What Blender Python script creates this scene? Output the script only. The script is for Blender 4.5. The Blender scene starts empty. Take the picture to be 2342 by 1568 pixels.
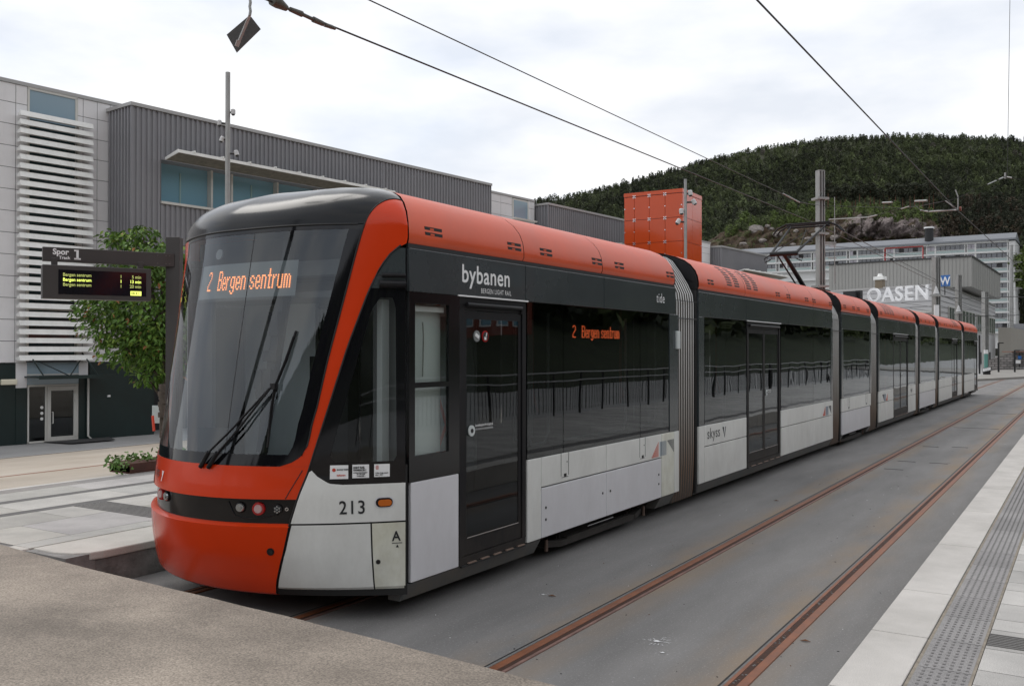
import bpy, bmesh, math, random
import numpy as np
from mathutils import Vector, Matrix
R = math.radians
C = bpy.context.scene.collection
sc = bpy.context.scene
random.seed(7)
rng = np.random.default_rng(11)

# ------------------------------------------------------------------ camera
TH, PITCH, H, FV = R(32.04), R(0.4775), 2.0, 2107.0      # FV = focal length in units of a 2341 px wide picture
cam = bpy.data.objects.new('camera', bpy.data.cameras.new('camera'))
C.objects.link(cam)
cam.data.sensor_width = 36.0
cam.data.lens = FV / 2341.0 * 36.0
cam.data.clip_start = 0.05
cam.data.clip_end = 5000
cam.location = (0, 0, H)
cam.rotation_euler = (R(90) + PITCH, 0, TH)
sc.camera = cam

# ------------------------------------------------------------------ sky, sun
SUN_EL, SUN_AZ = 52, -72            # azimuth measured from +Y towards +X
w = bpy.data.worlds.new('World'); sc.world = w; w.use_nodes = True
nt = w.node_tree; nt.nodes.clear(); N = nt.nodes; L = nt.links
out = N.new('ShaderNodeOutputWorld'); bg = N.new('ShaderNodeBackground'); bg.inputs[1].default_value = 0.10
sky = N.new('ShaderNodeTexSky'); sky.sky_type = 'NISHITA'; sky.sun_disc = False
sky.sun_elevation = R(SUN_EL); sky.sun_rotation = R(SUN_AZ); sky.air_density = 1.0; sky.dust_density = 1.5
tc = N.new('ShaderNodeTexCoord'); mp = N.new('ShaderNodeMapping')
mp.inputs['Scale'].default_value = (1.2, 1.2, 3.4); mp.inputs['Location'].default_value = (0.35, 0.1, 0.2)
n1 = N.new('ShaderNodeTexNoise'); n1.inputs['Scale'].default_value = 1.7; n1.inputs['Detail'].default_value = 7; n1.inputs['Roughness'].default_value = 0.52
n1.inputs['Distortion'].default_value = 0.25
n2 = N.new('ShaderNodeTexNoise'); n2.inputs['Scale'].default_value = 3.3; n2.inputs['Detail'].default_value = 6; n2.inputs['Roughness'].default_value = 0.5
r1 = N.new('ShaderNodeValToRGB'); r1.color_ramp.elements[0].position = 0.30; r1.color_ramp.elements[0].color = (0.80, 0.80, 0.80, 1); r1.color_ramp.elements[1].position = 0.56
r2 = N.new('ShaderNodeValToRGB'); r2.color_ramp.elements[0].position = 0.36; r2.color_ramp.elements[0].color = (4.9, 5.15, 5.6, 1)
r2.color_ramp.elements[1].position = 0.62; r2.color_ramp.elements[1].color = (6.7, 6.7, 6.75, 1)
mx = N.new('ShaderNodeMix'); mx.data_type = 'RGBA'
L.new(tc.outputs['Generated'], mp.inputs[0]); L.new(mp.outputs[0], n1.inputs[0]); L.new(mp.outputs[0], n2.inputs[0])
L.new(n1.outputs[0], r1.inputs[0]); L.new(n2.outputs[0], r2.inputs[0])
L.new(r1.outputs[0], mx.inputs[0]); L.new(sky.outputs[0], mx.inputs[6]); L.new(r2.outputs[0], mx.inputs[7])
L.new(mx.outputs[2], bg.inputs[0]); L.new(bg.outputs[0], out.inputs[0])
sun = bpy.data.objects.new('sun', bpy.data.lights.new('sun', 'SUN')); C.objects.link(sun)
sun.data.energy = 0.5; sun.data.angle = R(30); sun.data.color = (1.0, 0.96, 0.9)
sd = Vector((math.sin(R(SUN_AZ)) * math.cos(R(SUN_EL)), math.cos(R(SUN_AZ)) * math.cos(R(SUN_EL)), math.sin(R(SUN_EL))))
sun.rotation_euler = sd.to_track_quat('Z', 'Y').to_euler(); sun.location = (0, 0, 60)
vs = sc.view_settings
vs.view_transform = 'Standard'; vs.look = 'None'; vs.gamma = 1; vs.use_curve_mapping = False; vs.exposure = 0.76

# ------------------------------------------------------------------ helpers
def ray(vx, vy):
    c, n = math.cos(TH), math.sin(TH); cp, sp = math.cos(PITCH), math.sin(PITCH)
    a = (vx - 1170.5) / FV; b = (784.0 - vy) / FV
    d = cp - b * sp; z = sp + b * cp
    return a * c - d * n, a * n + d * c, z
def at(vx, vy, D):
    r = ray(vx, vy); return Vector((r[0] * D, r[1] * D, H + r[2] * D))
def lerp(t, xs, ys):
    if t <= xs[0]: return ys[0]
    for i in range(len(xs) - 1):
        if t <= xs[i + 1]: return ys[i] + (ys[i + 1] - ys[i]) * (t - xs[i]) / (xs[i + 1] - xs[i])
    return ys[-1]

def mat(name, col, rough=0.6, metal=0.0, var=0.0, vscale=4.0, bump=0.0, bscale=60.0, coat=0.0, emit=None, estr=1.0, spec=None, col2=None, detail=5, stretch=None):
    m = bpy.data.materials.new(name); m.use_nodes = True
    nt = m.node_tree; N = nt.nodes; L = nt.links; p = N['Principled BSDF']
    p.inputs['Base Color'].default_value = (*col, 1); p.inputs['Roughness'].default_value = rough; p.inputs['Metallic'].default_value = metal
    if coat: p.inputs['Coat Weight'].default_value = coat; p.inputs['Coat Roughness'].default_value = 0.06
    if spec is not None: p.inputs['Specular IOR Level'].default_value = spec
    if emit: p.inputs['Emission Color'].default_value = (*emit, 1); p.inputs['Emission Strength'].default_value = estr
    src = None
    if var or bump:
        tc = N.new('ShaderNodeTexCoord'); src = tc.outputs['Object']
        if stretch:
            mp = N.new('ShaderNodeMapping'); mp.inputs['Scale'].default_value = stretch; L.new(src, mp.inputs[0]); src = mp.outputs[0]
    if var:
        n = N.new('ShaderNodeTexNoise'); n.inputs['Scale'].default_value = vscale; n.inputs['Detail'].default_value = detail; n.inputs['Roughness'].default_value = 0.62
        L.new(src, n.inputs[0])
        rp = N.new('ShaderNodeValToRGB'); e = rp.color_ramp.elements
        c2 = col2 or tuple(max(0, v * (1 - var)) for v in col)
        hi = tuple(min(1, v * (1 + (var * 0.45 if not col2 else 0.06))) for v in col)
        e[0].position = 0.33; e[0].color = (*c2, 1); e[1].position = 0.68; e[1].color = (*hi, 1)
        L.new(n.outputs[0], rp.inputs[0]); L.new(rp.outputs[0], p.inputs['Base Color'])
        mr = N.new('ShaderNodeMapRange'); mr.inputs[3].default_value = max(0.02, rough - 0.08); mr.inputs[4].default_value = min(1, rough + 0.1)
        L.new(n.outputs[0], mr.inputs[0]); L.new(mr.outputs[0], p.inputs['Roughness'])
    if bump:
        n = N.new('ShaderNodeTexNoise'); n.inputs['Scale'].default_value = bscale; n.inputs['Detail'].default_value = 4
        L.new(src, n.inputs[0]); b = N.new('ShaderNodeBump'); b.inputs['Strength'].default_value = bump; b.inputs['Distance'].default_value = 0.02
        L.new(n.outputs[0], b.inputs['Height']); L.new(b.outputs[0], p.inputs['Normal'])
    return m

def glass(name, tint, ior=1.5, wob=0.0, wscale=1.5, rough=0.0):
    m = bpy.data.materials.new(name); m.use_nodes = True
    nt = m.node_tree; N = nt.nodes; L = nt.links; N.clear()
    o = N.new('ShaderNodeOutputMaterial'); t = N.new('ShaderNodeBsdfTransparent'); t.inputs[0].default_value = (*tint, 1)
    g = N.new('ShaderNodeBsdfGlossy'); g.inputs['Roughness'].default_value = rough; g.inputs[0].default_value = (0.93, 0.97, 1, 1)
    f = N.new('ShaderNodeFresnel'); ge = N.new('ShaderNodeNewGeometry'); ma = N.new('ShaderNodeMath'); ma.operation = 'MULTIPLY_ADD'; ma.inputs[1].default_value = 1 / ior - ior; ma.inputs[2].default_value = ior
    L.new(ge.outputs['Backfacing'], ma.inputs[0]); L.new(ma.outputs[0], f.inputs[0])
    mx = N.new('ShaderNodeMixShader'); L.new(f.outputs[0], mx.inputs[0]); L.new(t.outputs[0], mx.inputs[1]); L.new(g.outputs[0], mx.inputs[2]); L.new(mx.outputs[0], o.inputs[0])
    if wob:
        tc = N.new('ShaderNodeTexCoord'); n = N.new('ShaderNodeTexNoise'); n.inputs['Scale'].default_value = wscale; n.inputs['Detail'].default_value = 1
        b = N.new('ShaderNodeBump'); b.inputs['Strength'].default_value = wob; b.inputs['Distance'].default_value = 0.1
        L.new(tc.outputs['Object'], n.inputs[0]); L.new(n.outputs[0], b.inputs['Height']); L.new(b.outputs[0], g.inputs['Normal'])
    return m

ORG = {}
def kids(o): return [c for c in bpy.data.objects if c.parent == o]
def tag(o, label=None, cat=None, group=None, kind=None):
    if label: o['label'] = label
    if cat: o['category'] = cat
    if group: o['group'] = group
    if kind: o['kind'] = kind
    return o
def empty(name, loc, label=None, cat=None, group=None):
    o = bpy.data.objects.new(name, None); C.objects.link(o); o.location = loc; o.empty_display_size = 0.3
    ORG[o.name] = Vector(loc); return tag(o, label, cat, group)
def copy_tree(o, parent=None):
    c = o.copy(); C.objects.link(c); c.parent = parent
    for ch in CH.get(o.name, []): copy_tree(ch, c)
    return c
CH = {}
class MB:
    def __init__(s): s.v = []; s.f = []; s.m = []; s.sm = []
    def add(s, vs, fs, m=0, smooth=False):
        b = len(s.v); s.v += [tuple(v) for v in vs]
        for f in fs: s.f.append([i + b for i in f]); s.m.append(m); s.sm.append(smooth)
        return s
    def box(s, x0, x1, y0, y1, z0, z1, m=0):
        v = [(x, y, z) for z in (z0, z1) for y in (y0, y1) for x in (x0, x1)]
        return s.add(v, [(0, 2, 3, 1), (4, 5, 7, 6), (0, 1, 5, 4), (2, 6, 7, 3), (0, 4, 6, 2), (1, 3, 7, 5)], m)
    def obox(s, c, ax, ay, az, hx, hy, hz, m=0):
        c = Vector(c); ax, ay, az = Vector(ax).normalized(), Vector(ay).normalized(), Vector(az).normalized()
        v = [c + ax * hx * i + ay * hy * j + az * hz * k for k in (-1, 1) for j in (-1, 1) for i in (-1, 1)]
        return s.add(v, [(0, 2, 3, 1), (4, 5, 7, 6), (0, 1, 5, 4), (2, 6, 7, 3), (0, 4, 6, 2), (1, 3, 7, 5)], m)
    def beam(s, a, b, hw, hh, m=0, up=(0, 0, 1)):
        a, b = Vector(a), Vector(b); d = b - a; u = Vector(up)
        if abs(d.normalized().dot(u)) > 0.99: u = Vector((1, 0, 0))
        x = d.cross(u).normalized(); z = x.cross(d).normalized()
        return s.obox((a + b) / 2, x, d, z, hw, d.length / 2, hh, m)
    def tube(s, pts, r, n=8, m=0, cap=True, r2=None):
        pts = [Vector(p) for p in pts]; rings = []
        for i, p in enumerate(pts):
            d = (pts[min(i + 1, len(pts) - 1)] - pts[max(i - 1, 0)]).normalized()
            u = Vector((0, 0, 1)) if abs(d.z) < 0.9 else Vector((1, 0, 0))
            x = d.cross(u).normalized(); y = x.cross(d)
            rr = r if r2 is None else r + (r2 - r) * i / (len(pts) - 1)
            rings.append([p + (x * math.cos(2 * math.pi * k / n) + y * math.sin(2 * math.pi * k / n)) * rr for k in range(n)])
        v = [q for ring in rings for q in ring]; f = []
        for i in range(len(pts) - 1):
            for k in range(n): f.append((i * n + k, i * n + (k + 1) % n, (i + 1) * n + (k + 1) % n, (i + 1) * n + k))
        s.add(v, f, m, True)
        if cap: s.add(rings[0], [tuple(range(n))], m); s.add(rings[-1], [tuple(range(n))[::-1]], m)
        return s
    def disc(s, c, nrm, r, h, n=20, m=0, r2=None):
        c, nrm = Vector(c), Vector(nrm).normalized()
        return s.tube([c, c + nrm * h], r, n, m, True, r2)
    def poly(s, pts, m=0): return s.add(pts, [tuple(range(len(pts)))], m)
    def prism(s, pts, dv, m=0):
        n = len(pts); a = [Vector(p) for p in pts]; b = [p + Vector(dv) for p in a]
        return s.add(a + b, [tuple(range(n))[::-1], tuple(range(n, 2 * n))] + [(i, (i + 1) % n, (i + 1) % n + n, i + n) for i in range(n)], m)
    def grid(s, rows, m=0, smooth=True, flip=False):
        nr, nc = len(rows), len(rows[0]); v = [p for r in rows for p in r]; f = []
        for i in range(nr - 1):
            for j in range(nc - 1):
                q = (i * nc + j, i * nc + j + 1, (i + 1) * nc + j + 1, (i + 1) * nc + j)
                f.append(q[::-1] if flip else q)
        return s.add(v, f, m, smooth)
    def build(s, name, mats, parent=None, bevel=0.0, solid=0.0, label=None, seg=2):
        if not isinstance(mats, (list, tuple)): mats = [mats]
        o_ = ORG.get(parent.name, Vector((0, 0, 0))) if parent else Vector((0, 0, 0))
        me = bpy.data.meshes.new(name)
        me.from_pydata([tuple(Vector(v) - o_) for v in s.v], [], s.f)
        for mm in mats: me.materials.append(mm)
        me.polygons.foreach_set('material_index', s.m); me.polygons.foreach_set('use_smooth', s.sm); me.update()
        o = bpy.data.objects.new(name, me); C.objects.link(o)
        if parent: o.parent = parent; CH.setdefault(parent.name, []).append(o)
        ORG[o.name] = o_
        if solid: md = o.modifiers.new('solid', 'SOLIDIFY'); md.thickness = solid; md.offset = -1
        if bevel: md = o.modifiers.new('bevel', 'BEVEL'); md.width = bevel; md.segments = seg; md.limit_method = 'ANGLE'; md.angle_limit = R(40)
        if label: o['label'] = label
        return o

def text_geo(txt, size, ext=0.0, width=1.0, bold=0.0, spacing=1.0, align='LEFT'):
    cu = bpy.data.curves.new('t', 'FONT'); cu.body = txt; cu.size = size; cu.extrude = ext; cu.offset = bold; cu.space_character = spacing
    cu.resolution_u = 4; cu.align_x = align
    o = bpy.data.objects.new('t', cu); C.objects.link(o)
    me = bpy.data.meshes.new_from_object(o.evaluated_get(bpy.context.evaluated_depsgraph_get()))
    v = [(p.co.x * width, p.co.y, p.co.z) for p in me.vertices]; f = [tuple(p.vertices) for p in me.polygons]
    bpy.data.objects.remove(o); bpy.data.curves.remove(cu); bpy.data.meshes.remove(me)
    return v, f
def text(mb, txt, size, org, xa, ya, ext=0.0, width=1.0, bold=0.0, spacing=1.0, align='LEFT', m=0):
    v, f = text_geo(txt, size, ext, width, bold, spacing, align)
    org, xa, ya = Vector(org), Vector(xa).normalized(), Vector(ya).normalized(); za = xa.cross(ya)
    mb.add([org + xa * p[0] + ya * p[1] + za * p[2] for p in v], f, m)
def textw(txt, size, width=1.0, bold=0.0, spacing=1.0):
    v, f = text_geo(txt, size, 0, width, bold, spacing); return max(p[0] for p in v) - min(p[0] for p in v)
GL = {'2': "01110 10001 00001 00001 00010 00100 01000 10000 10000 11111", 'B': "11110 10001 10001 10001 11110 10001 10001 10001 10001 11110",
 'e': "0000 0000 0000 0110 1001 1001 1111 1000 1001 0110", 'r': "000 000 000 101 110 100 100 100 100 100", 'g': "0000 0000 0000 0111 1001 1001 1001 1001 0111 0001 1001 0110",
 'n': "0000 0000 0000 1110 1001 1001 1001 1001 1001 1001", 's': "0000 0000 0000 0110 1001 1000 0110 0001 1001 0110", 't': "010 010 010 111 010 010 010 010 010 011",
 'u': "0000 0000 0000 1001 1001 1001 1001 1001 1001 0111", 'm': "00000 00000 00000 11010 10101 10101 10101 10101 10101 10101", ' ': "00 "}
def led(txt):
    x = 0; out = []
    for ch in txt:
        rows = GL[ch].split()
        for j, r_ in enumerate(rows):
            for i, b in enumerate(r_):
                if b == '1': out.append((x + i, 9 - j))
        x += len(rows[0]) + 1
    return out, x - 1
# ================================================================== TRAM
ORANGE = mat('tram_orange', (0.66, 0.045, 0.006), 0.22, spec=.30, coat=0.12, var=0.08, vscale=0.8)
ORANGE_SKYLIT = mat('tram_orange_skylit', (0.70, 0.088, 0.022), 0.38, spec=.5, var=0.12, vscale=1.2)  # same orange, colour lightened for the sky light on the roof
WHITE = mat('tram_white', (0.76, 0.765, 0.735), 0.35, var=0.07, vscale=1.3, coat=0.15)
WHITE_B = mat('tram_white_cool', (0.71, 0.705, 0.73), 0.35, var=0.05, vscale=1.0, coat=0.15)
DIRTY = mat('tram_white_dirty', (0.75, 0.76, 0.69), 0.4, var=0.14, vscale=2.6, coat=0.1, col2=(0.62, 0.61, 0.49))
UPPER = mat('tram_dark_green_grey', (0.040, 0.050, 0.054), 0.25, coat=0.3, var=0.1, vscale=1.0)
BLACK = mat('tram_black_gloss', (0.008, 0.008, 0.009), 0.14, spec=.4)
FRIT = mat('black_glass_border', (0.006, 0.006, 0.008), 0.06, spec=0.4)
CAPM = mat('cab_roof_black', (0.006, 0.007, 0.009), 0.16, spec=.28, var=0.2, vscale=2.0)
RUBBER = mat('black_rubber', (0.012, 0.012, 0.012), 0.55)
MATTE = mat('black_plastic', (0.012, 0.012, 0.014), 0.42, var=0.2, vscale=8, spec=.22)
SKIRT = mat('skirt_slate_grey', (0.075, 0.09, 0.10), 0.5, var=0.25, vscale=3)
CHROME = mat('bright_metal', (0.75, 0.75, 0.76), 0.18, metal=1.0)
STEELD = mat('dark_steel', (0.06, 0.06, 0.06), 0.45, metal=0.7, var=0.3, vscale=10)
GUNK = mat('dirty_underframe', (0.035, 0.03, 0.026), 0.8, var=0.4, vscale=7)
SIDEGLASS = glass('side_window_glass', (0.36, 0.37, 0.37), 1.46, 0.022, 1.3)
CABGLASS = glass('cab_side_glass', (0.62, 0.64, 0.64), 1.5, 0.02, 1.0)
WSGLASS = glass('windscreen_glass', (0.66, 0.70, 0.72), 1.72, 0.02, 0.8)
SEATM = mat('seat_fabric', (0.05, 0.02, 0.02), 0.9)
INT = mat('interior_grey', (0.20, 0.21, 0.21), 0.6)
INTL = mat('interior_light', (0.62, 0.66, 0.65), 0.55)
INTD = mat('interior_dark', (0.02, 0.02, 0.022), 0.7)
POLE = mat('grab_pole_red', (0.55, 0.06, 0.03), 0.35)
LETW = mat('white_lettering', (0.85, 0.85, 0.85), 0.5)
LETB = mat('dark_lettering', (0.02, 0.022, 0.025), 0.5)
LED = mat('amber_led', (0.2, 0.05, 0.02), 0.5, emit=(1.0, 0.30, 0.10), estr=1.6)
LEDR = mat('red_led', (0.2, 0.03, 0.01), 0.5, emit=(1.0, 0.16, 0.05), estr=2.4)
LEDP = mat('display_panel', (0.19, 0.21, 0.21), 0.35)
LENS = mat('clear_lens', (0.40, 0.42, 0.43), 0.16, metal=0.85)
REDL = mat('red_lamp_ring', (0.50, 0.012, 0.014), 0.15, coat=0.8, spec=.5)
PINK = mat('lamp_core', (0.50, 0.33, 0.32), 0.4)
AMBER = mat('amber_lens', (0.55, 0.13, 0.01), 0.2, coat=0.5)

def dirtify(m, amt=.5, col=(.16, .13, .10)):
    nt = m.node_tree; N = nt.nodes; L = nt.links; p = N['Principled BSDF']; src = p.inputs['Base Color'].links[0].from_socket if p.inputs['Base Color'].links else None
    tc = N.new('ShaderNodeTexCoord'); mp = N.new('ShaderNodeMapping'); mp.inputs['Scale'].default_value = (1.6, 1.6, .7); L.new(tc.outputs['Object'], mp.inputs[0])
    n = N.new('ShaderNodeTexNoise'); n.inputs['Scale'].default_value = 2.2; n.inputs['Detail'].default_value = 9; n.inputs['Roughness'].default_value = .72; L.new(mp.outputs[0], n.inputs[0])
    sx = N.new('ShaderNodeSeparateXYZ'); L.new(tc.outputs['Object'], sx.inputs[0]); mr = N.new('ShaderNodeMapRange'); mr.inputs[1].default_value = .22; mr.inputs[2].default_value = 1.0; mr.inputs[3].default_value = .26; mr.inputs[4].default_value = 0; L.new(sx.outputs[2], mr.inputs[0])
    a = N.new('ShaderNodeMath'); a.operation = 'ADD'; L.new(n.outputs[0], a.inputs[0]); L.new(mr.outputs[0], a.inputs[1])
    r = N.new('ShaderNodeMapRange'); r.inputs[1].default_value = .50; r.inputs[2].default_value = .95; r.inputs[3].default_value = 0; r.inputs[4].default_value = amt; L.new(a.outputs[0], r.inputs[0])
    x = N.new('ShaderNodeMix'); x.data_type = 'RGBA'; L.new(r.outputs[0], x.inputs[0]); x.inputs[7].default_value = (*col, 1)
    if src: L.new(src, x.inputs[6])
    else: x.inputs[6].default_value = p.inputs['Base Color'].default_value[:]
    L.new(x.outputs[2], p.inputs['Base Color'])
for m_, a_ in ((WHITE, .26), (WHITE_B, .18), (DIRTY, .42), (MATTE, .2), (SKIRT, .7)): dirtify(m_, a_)
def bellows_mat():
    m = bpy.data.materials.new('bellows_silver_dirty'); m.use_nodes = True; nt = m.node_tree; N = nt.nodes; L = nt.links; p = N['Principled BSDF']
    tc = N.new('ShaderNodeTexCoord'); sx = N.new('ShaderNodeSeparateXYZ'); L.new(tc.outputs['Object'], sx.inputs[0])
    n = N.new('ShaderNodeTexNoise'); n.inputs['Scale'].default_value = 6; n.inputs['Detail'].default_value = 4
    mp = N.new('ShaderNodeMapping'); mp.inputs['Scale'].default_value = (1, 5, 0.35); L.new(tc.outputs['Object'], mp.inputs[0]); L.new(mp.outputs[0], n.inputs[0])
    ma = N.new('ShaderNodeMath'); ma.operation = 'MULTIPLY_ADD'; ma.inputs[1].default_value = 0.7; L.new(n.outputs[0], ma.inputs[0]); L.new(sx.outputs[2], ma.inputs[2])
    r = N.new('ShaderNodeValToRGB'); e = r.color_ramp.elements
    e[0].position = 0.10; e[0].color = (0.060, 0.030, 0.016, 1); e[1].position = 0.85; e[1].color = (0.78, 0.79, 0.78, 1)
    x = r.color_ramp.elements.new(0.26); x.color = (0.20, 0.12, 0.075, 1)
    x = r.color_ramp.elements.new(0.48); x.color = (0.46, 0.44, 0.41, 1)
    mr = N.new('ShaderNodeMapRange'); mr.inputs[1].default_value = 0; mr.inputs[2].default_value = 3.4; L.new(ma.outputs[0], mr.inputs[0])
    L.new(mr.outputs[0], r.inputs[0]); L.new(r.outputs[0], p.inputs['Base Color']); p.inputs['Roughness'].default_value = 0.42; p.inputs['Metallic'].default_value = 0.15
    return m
BELL = bellows_mat(); BELL_SHADE = mat('bellows_fold_shade', (.085, .075, .066), .8)  # second colour paints shade into the valleys between the ribs

XS, XF, XC, W_, YS = -4.28, -6.80, -5.68, 1.40, 5.38      # near side, far side, centre, half width, cab seam
PROF = [(0.02, 2.795), (0.0, 2.83), (0.0, 2.88), (.012, 2.96), (.045, 3.04), (.11, 3.12), (.20, 3.185), (.32, 3.235), (.50, 3.285), (.75, 3.32), (1.4, 3.35)]
def zr(s):
    d = W_ * (1 - abs(s)); return max(2.93, lerp(d, [p[0] for p in PROF[2:]], [p[1] for p in PROF[2:]]))
def SF(s, z):
    yn = lerp(z, [.15, .3, .5, .72, .95, 1.16, 2.95], [4.80, 4.70, 4.62, 4.58, 4.57, 4.60, 4.93])
    p = lerp(z, [.2, 1.1, 2.9], [2.0, 2.1, 3.2]) if s > 0 else lerp(z, [.2, 1.1, 2.9], [2.1, 2.0, 1.9])
    wl = W_ - (0.30 * max(0, min(1, (z - .7) / 2.1)) if s < 0 else 0)
    return Vector((XC + wl * s, yn + (YS - yn) * min(1, abs(s)) ** p, z))
def CAPF(s, v):
    b = SF(s, 2.93); ph = v * math.pi / 2; YE = YS + 0.5 * (1 - s * s)
    return Vector((b.x, b.y + (YE - b.y) * (1 - math.cos(ph)), b.z + (zr(s) - b.z) * math.sin(ph)))
def nrm(f, s, z):
    e = .004; n = (f(s + e, z) - f(s - e, z)).cross(f(s, z + e) - f(s, z - e)); n.normalize(); return n
ID = lambda v: v
YREAR = 46.63
REAR = lambda v: Vector((v.x, YREAR + YS - v.y, v.z))
def patch(mb, a, b, t0, t1, nu, nv, off=0.0, f=SF, m=0, tf=ID):
    rows = []
    for j in range(nv + 1):
        t = t0 + (t1 - t0) * j / nv
        sa, sb = a(t) if callable(a) else a, b(t) if callable(b) else b
        row = []
        for i in range(nu + 1):
            s = sa + (sb - sa) * i / nu; p = f(s, t)
            if off: p = p + nrm(f, s, t) * off
            row.append(tf(p))
        rows.append(row)
    mb.grid(rows, m, True, tf is not ID)
def wrap(mb, vf, s0, z0, off=0.004, m=0, tf=ID):
    v, f = vf; out = []
    for p in v:
        e = .01; k = ((SF(s0 + e, z0) - SF(s0 - e, z0)) / (2 * e)).length
        s, z = s0 + p[0] / k, z0 + p[1]; out.append(tf(SF(s, z) + nrm(SF, s, z) * off))
    mb.add(out, f, m)
def sb(z): return lerp(z, [.19, .53, .742, .903, 1.144, 1.57, 2.035, 2.427, 2.591, 2.698, 2.778, 2.80], [.41, .507, .548, .58, .631, .702, .777, .852, .892, .926, .972, 1.0])
def sa(z): return lerp(z, [1.16, 1.185, 1.22, 1.27, 1.331, 1.474, 1.57, 1.945, 2.37, 2.708, 2.898, 2.93], [.50, .55, .587, .61, .625, .638, .654, .696, .752, .795, .822, .828])
def sl(z): return lerp(z, [1.16, 1.20, 1.26, 1.36, 3], [-.55, -.62, -.69, -.72, -.72])
SLB = -.86

tram = empty('tram', (XC, 26, 0), 'long orange, white and black tram with silver bellows standing on the left track', 'tram')
def side_panel(mb, y0, y1, z0, z1, m=0, x=XS, t=0.03):
    mb.box(x - t, x, y0, y1, z0, z1, m)

def cab(tf, front):
    P = MB(); N_ = 26
    # structural shell behind the skin: floor, rear bulkhead, dashboard
    def bx(x0, x1, y0, y1, z0, z1, m):
        a, b = tf(Vector((x0, y0, z0))), tf(Vector((x1, y1, z1)))
        P.box(min(a.x, b.x), max(a.x, b.x), min(a.y, b.y), max(a.y, b.y), z0, z1, m)
    bx(XC - 1.05, XC + 1.10, 5.25, 5.42, .26, 1.0, 0)
    bx(XC - .7, XC + .7, 5.0, 5.2, .28, .92, 0)
    bx(XC - 1.15, XC + 1.25, 5.55, 5.95, 2.6, 2.95, 0)
    body = P.build('cab', [INTD], tram)
    if not front: body['label'] = 'cab at the far end of the tram'
    m = MB()
    patch(m, sa, lambda z: min(sb(z), 1.0), 1.16, 2.93, 8, 40, 0, m=0, tf=tf)
    patch(m, lambda v: .828 + .077 * v, 1.0, 0, 1, 6, 12, 0, CAPF, 0, tf)
    m2_ = MB(); patch(m2_, SLB, sl, 1.16, 2.93, 4, 30, 0, m=0, tf=tf); patch(m2_, -1, SLB, .75, 2.93, 4, 20, 0, m=0, tf=tf); m2_.build('pillar_band', [ORANGE], body)
    m.build('pillar_band', [ORANGE], body, label='orange band running from the bumper up over the cab side' if front else None)
    m = MB(); patch(m, SLB, sb, .925, 1.16, 34, 5, 0.006, m=0, tf=tf)
    patch(m, lambda z: -.5, lambda z: .5, 1.158, 1.166, 20, 1, 0.0, m=1, tf=tf)
    hood = m.build('hood', [ORANGE, RUBBER], body)
    # slanted hood groove
    g = MB()
    for (s0, z0, s1, z1) in ((.603, 1.135, .535, .93), (-.60, 1.135, -.55, .93)):
        pts = []
        for k in range(7):
            t = k / 6; s, z = s0 + (s1 - s0) * t, z0 + (z1 - z0) * t; pts.append(tf(SF(s, z) + nrm(SF, s, z) * .007))
        g.tube(pts, .0035, 5)
    g.build('panel_gap', [RUBBER], hood)
    m = MB(); patch(m, SLB, sb, .742, .925, 34, 4, -0.03, tf=tf)
    patch(m, SLB, lambda z: sb(.925), -.03, .006, 34, 1, 0, lambda s, t: SF(s, .925) + nrm(SF, s, .925) * t, 0, tf)
    m.build('lamp_band', [BLACK], body)
    # bumper with a rolled lower edge and a flat ledge on top
    m = MB()
    patch(m, SLB, sb, .225, .725, 40, 10, 0.016, tf=tf)
    patch(m, SLB, lambda t: .42, 0, 1, 40, 4, 0, lambda s, t: SF(s, .225 - .045 * math.sin(t * 1.57)) + nrm(SF, s, .225) * (.016 - .07 * (1 - math.cos(t * 1.57))), 0, tf)
    patch(m, SLB, lambda t: .548, 0, 1, 40, 4, 0, lambda s, t: SF(s, .725 + .018 * math.sin(t * 1.57)) + nrm(SF, s, .725) * (.016 - .06 * t), 0, tf)
    bump = m.build('bumper', [ORANGE], body)
    if front:
        h = MB(); p = SF(.452, .545) + nrm(SF, .452, .545) * .015
        h.disc(p, nrm(SF, .452, .545), .028, .004, 18, 0); h.disc(p + Vector((.006, 0, 0)), nrm(SF, .452, .545), .014, .008, 14, 1)
        h.build('towing_hole', [MATTE, STEELD], bump)
    # white corner panels
    m = MB()
    patch(m, lambda z: sb(z) + .012, lambda z: .868, .27, .738, 14, 8, 0.012, tf=tf)
    patch(m, lambda t: sb(.27 - .055 * t) + .012, lambda t: .868, 0, 1, 14, 2, 0, lambda s, t: SF(s, .27 - .06 * t) + nrm(SF, s, .27) * (.012 - .035 * t), 0, tf)
    patch(m, .874, .992, .27, .738, 6, 8, 0.012, m=1, tf=tf)
    patch(m, .874, .988, 0, 1, 6, 2, 0, lambda s, t: SF(s, .27 - .06 * t) + nrm(SF, s, .27) * (.012 - .035 * t), 1, tf)
    wp = m.build('corner_panel', [WHITE, DIRTY], body)
    m = MB()
    def ztop(s): return min(lerp(s, [.548, .58, .631, .659, .708, .761, 1.0], [.742, .903, 1.144, 1.089, 1.036, 1.026, 1.028]), 1.144)
    rows = []
    for j in range(9):
        row = []
        for i in range(41):
            s = .556 + (.992 - .556) * i / 40; z = .75 + (ztop(max(.549, s - .006)) - .75) * j / 8; row.append(tf(SF(s, z) + nrm(SF, s, z) * .012))
        rows.append(row)
    m.grid(rows, 0, True, tf is not ID)
    cp = m.build('side_panel', [WHITE], body)
    # gaps behind panels
    m = MB(); patch(m, lambda z: sb(z) - .004, 1.0, .20, 1.16, 20, 14, 0.0, tf=tf); m.build('inner_skin', [RUBBER], body)
    # windscreen with its black border
    m = MB()
    gr = lambda z: sa(z) - .062; gl = lambda z: sl(z) + .035
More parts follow.
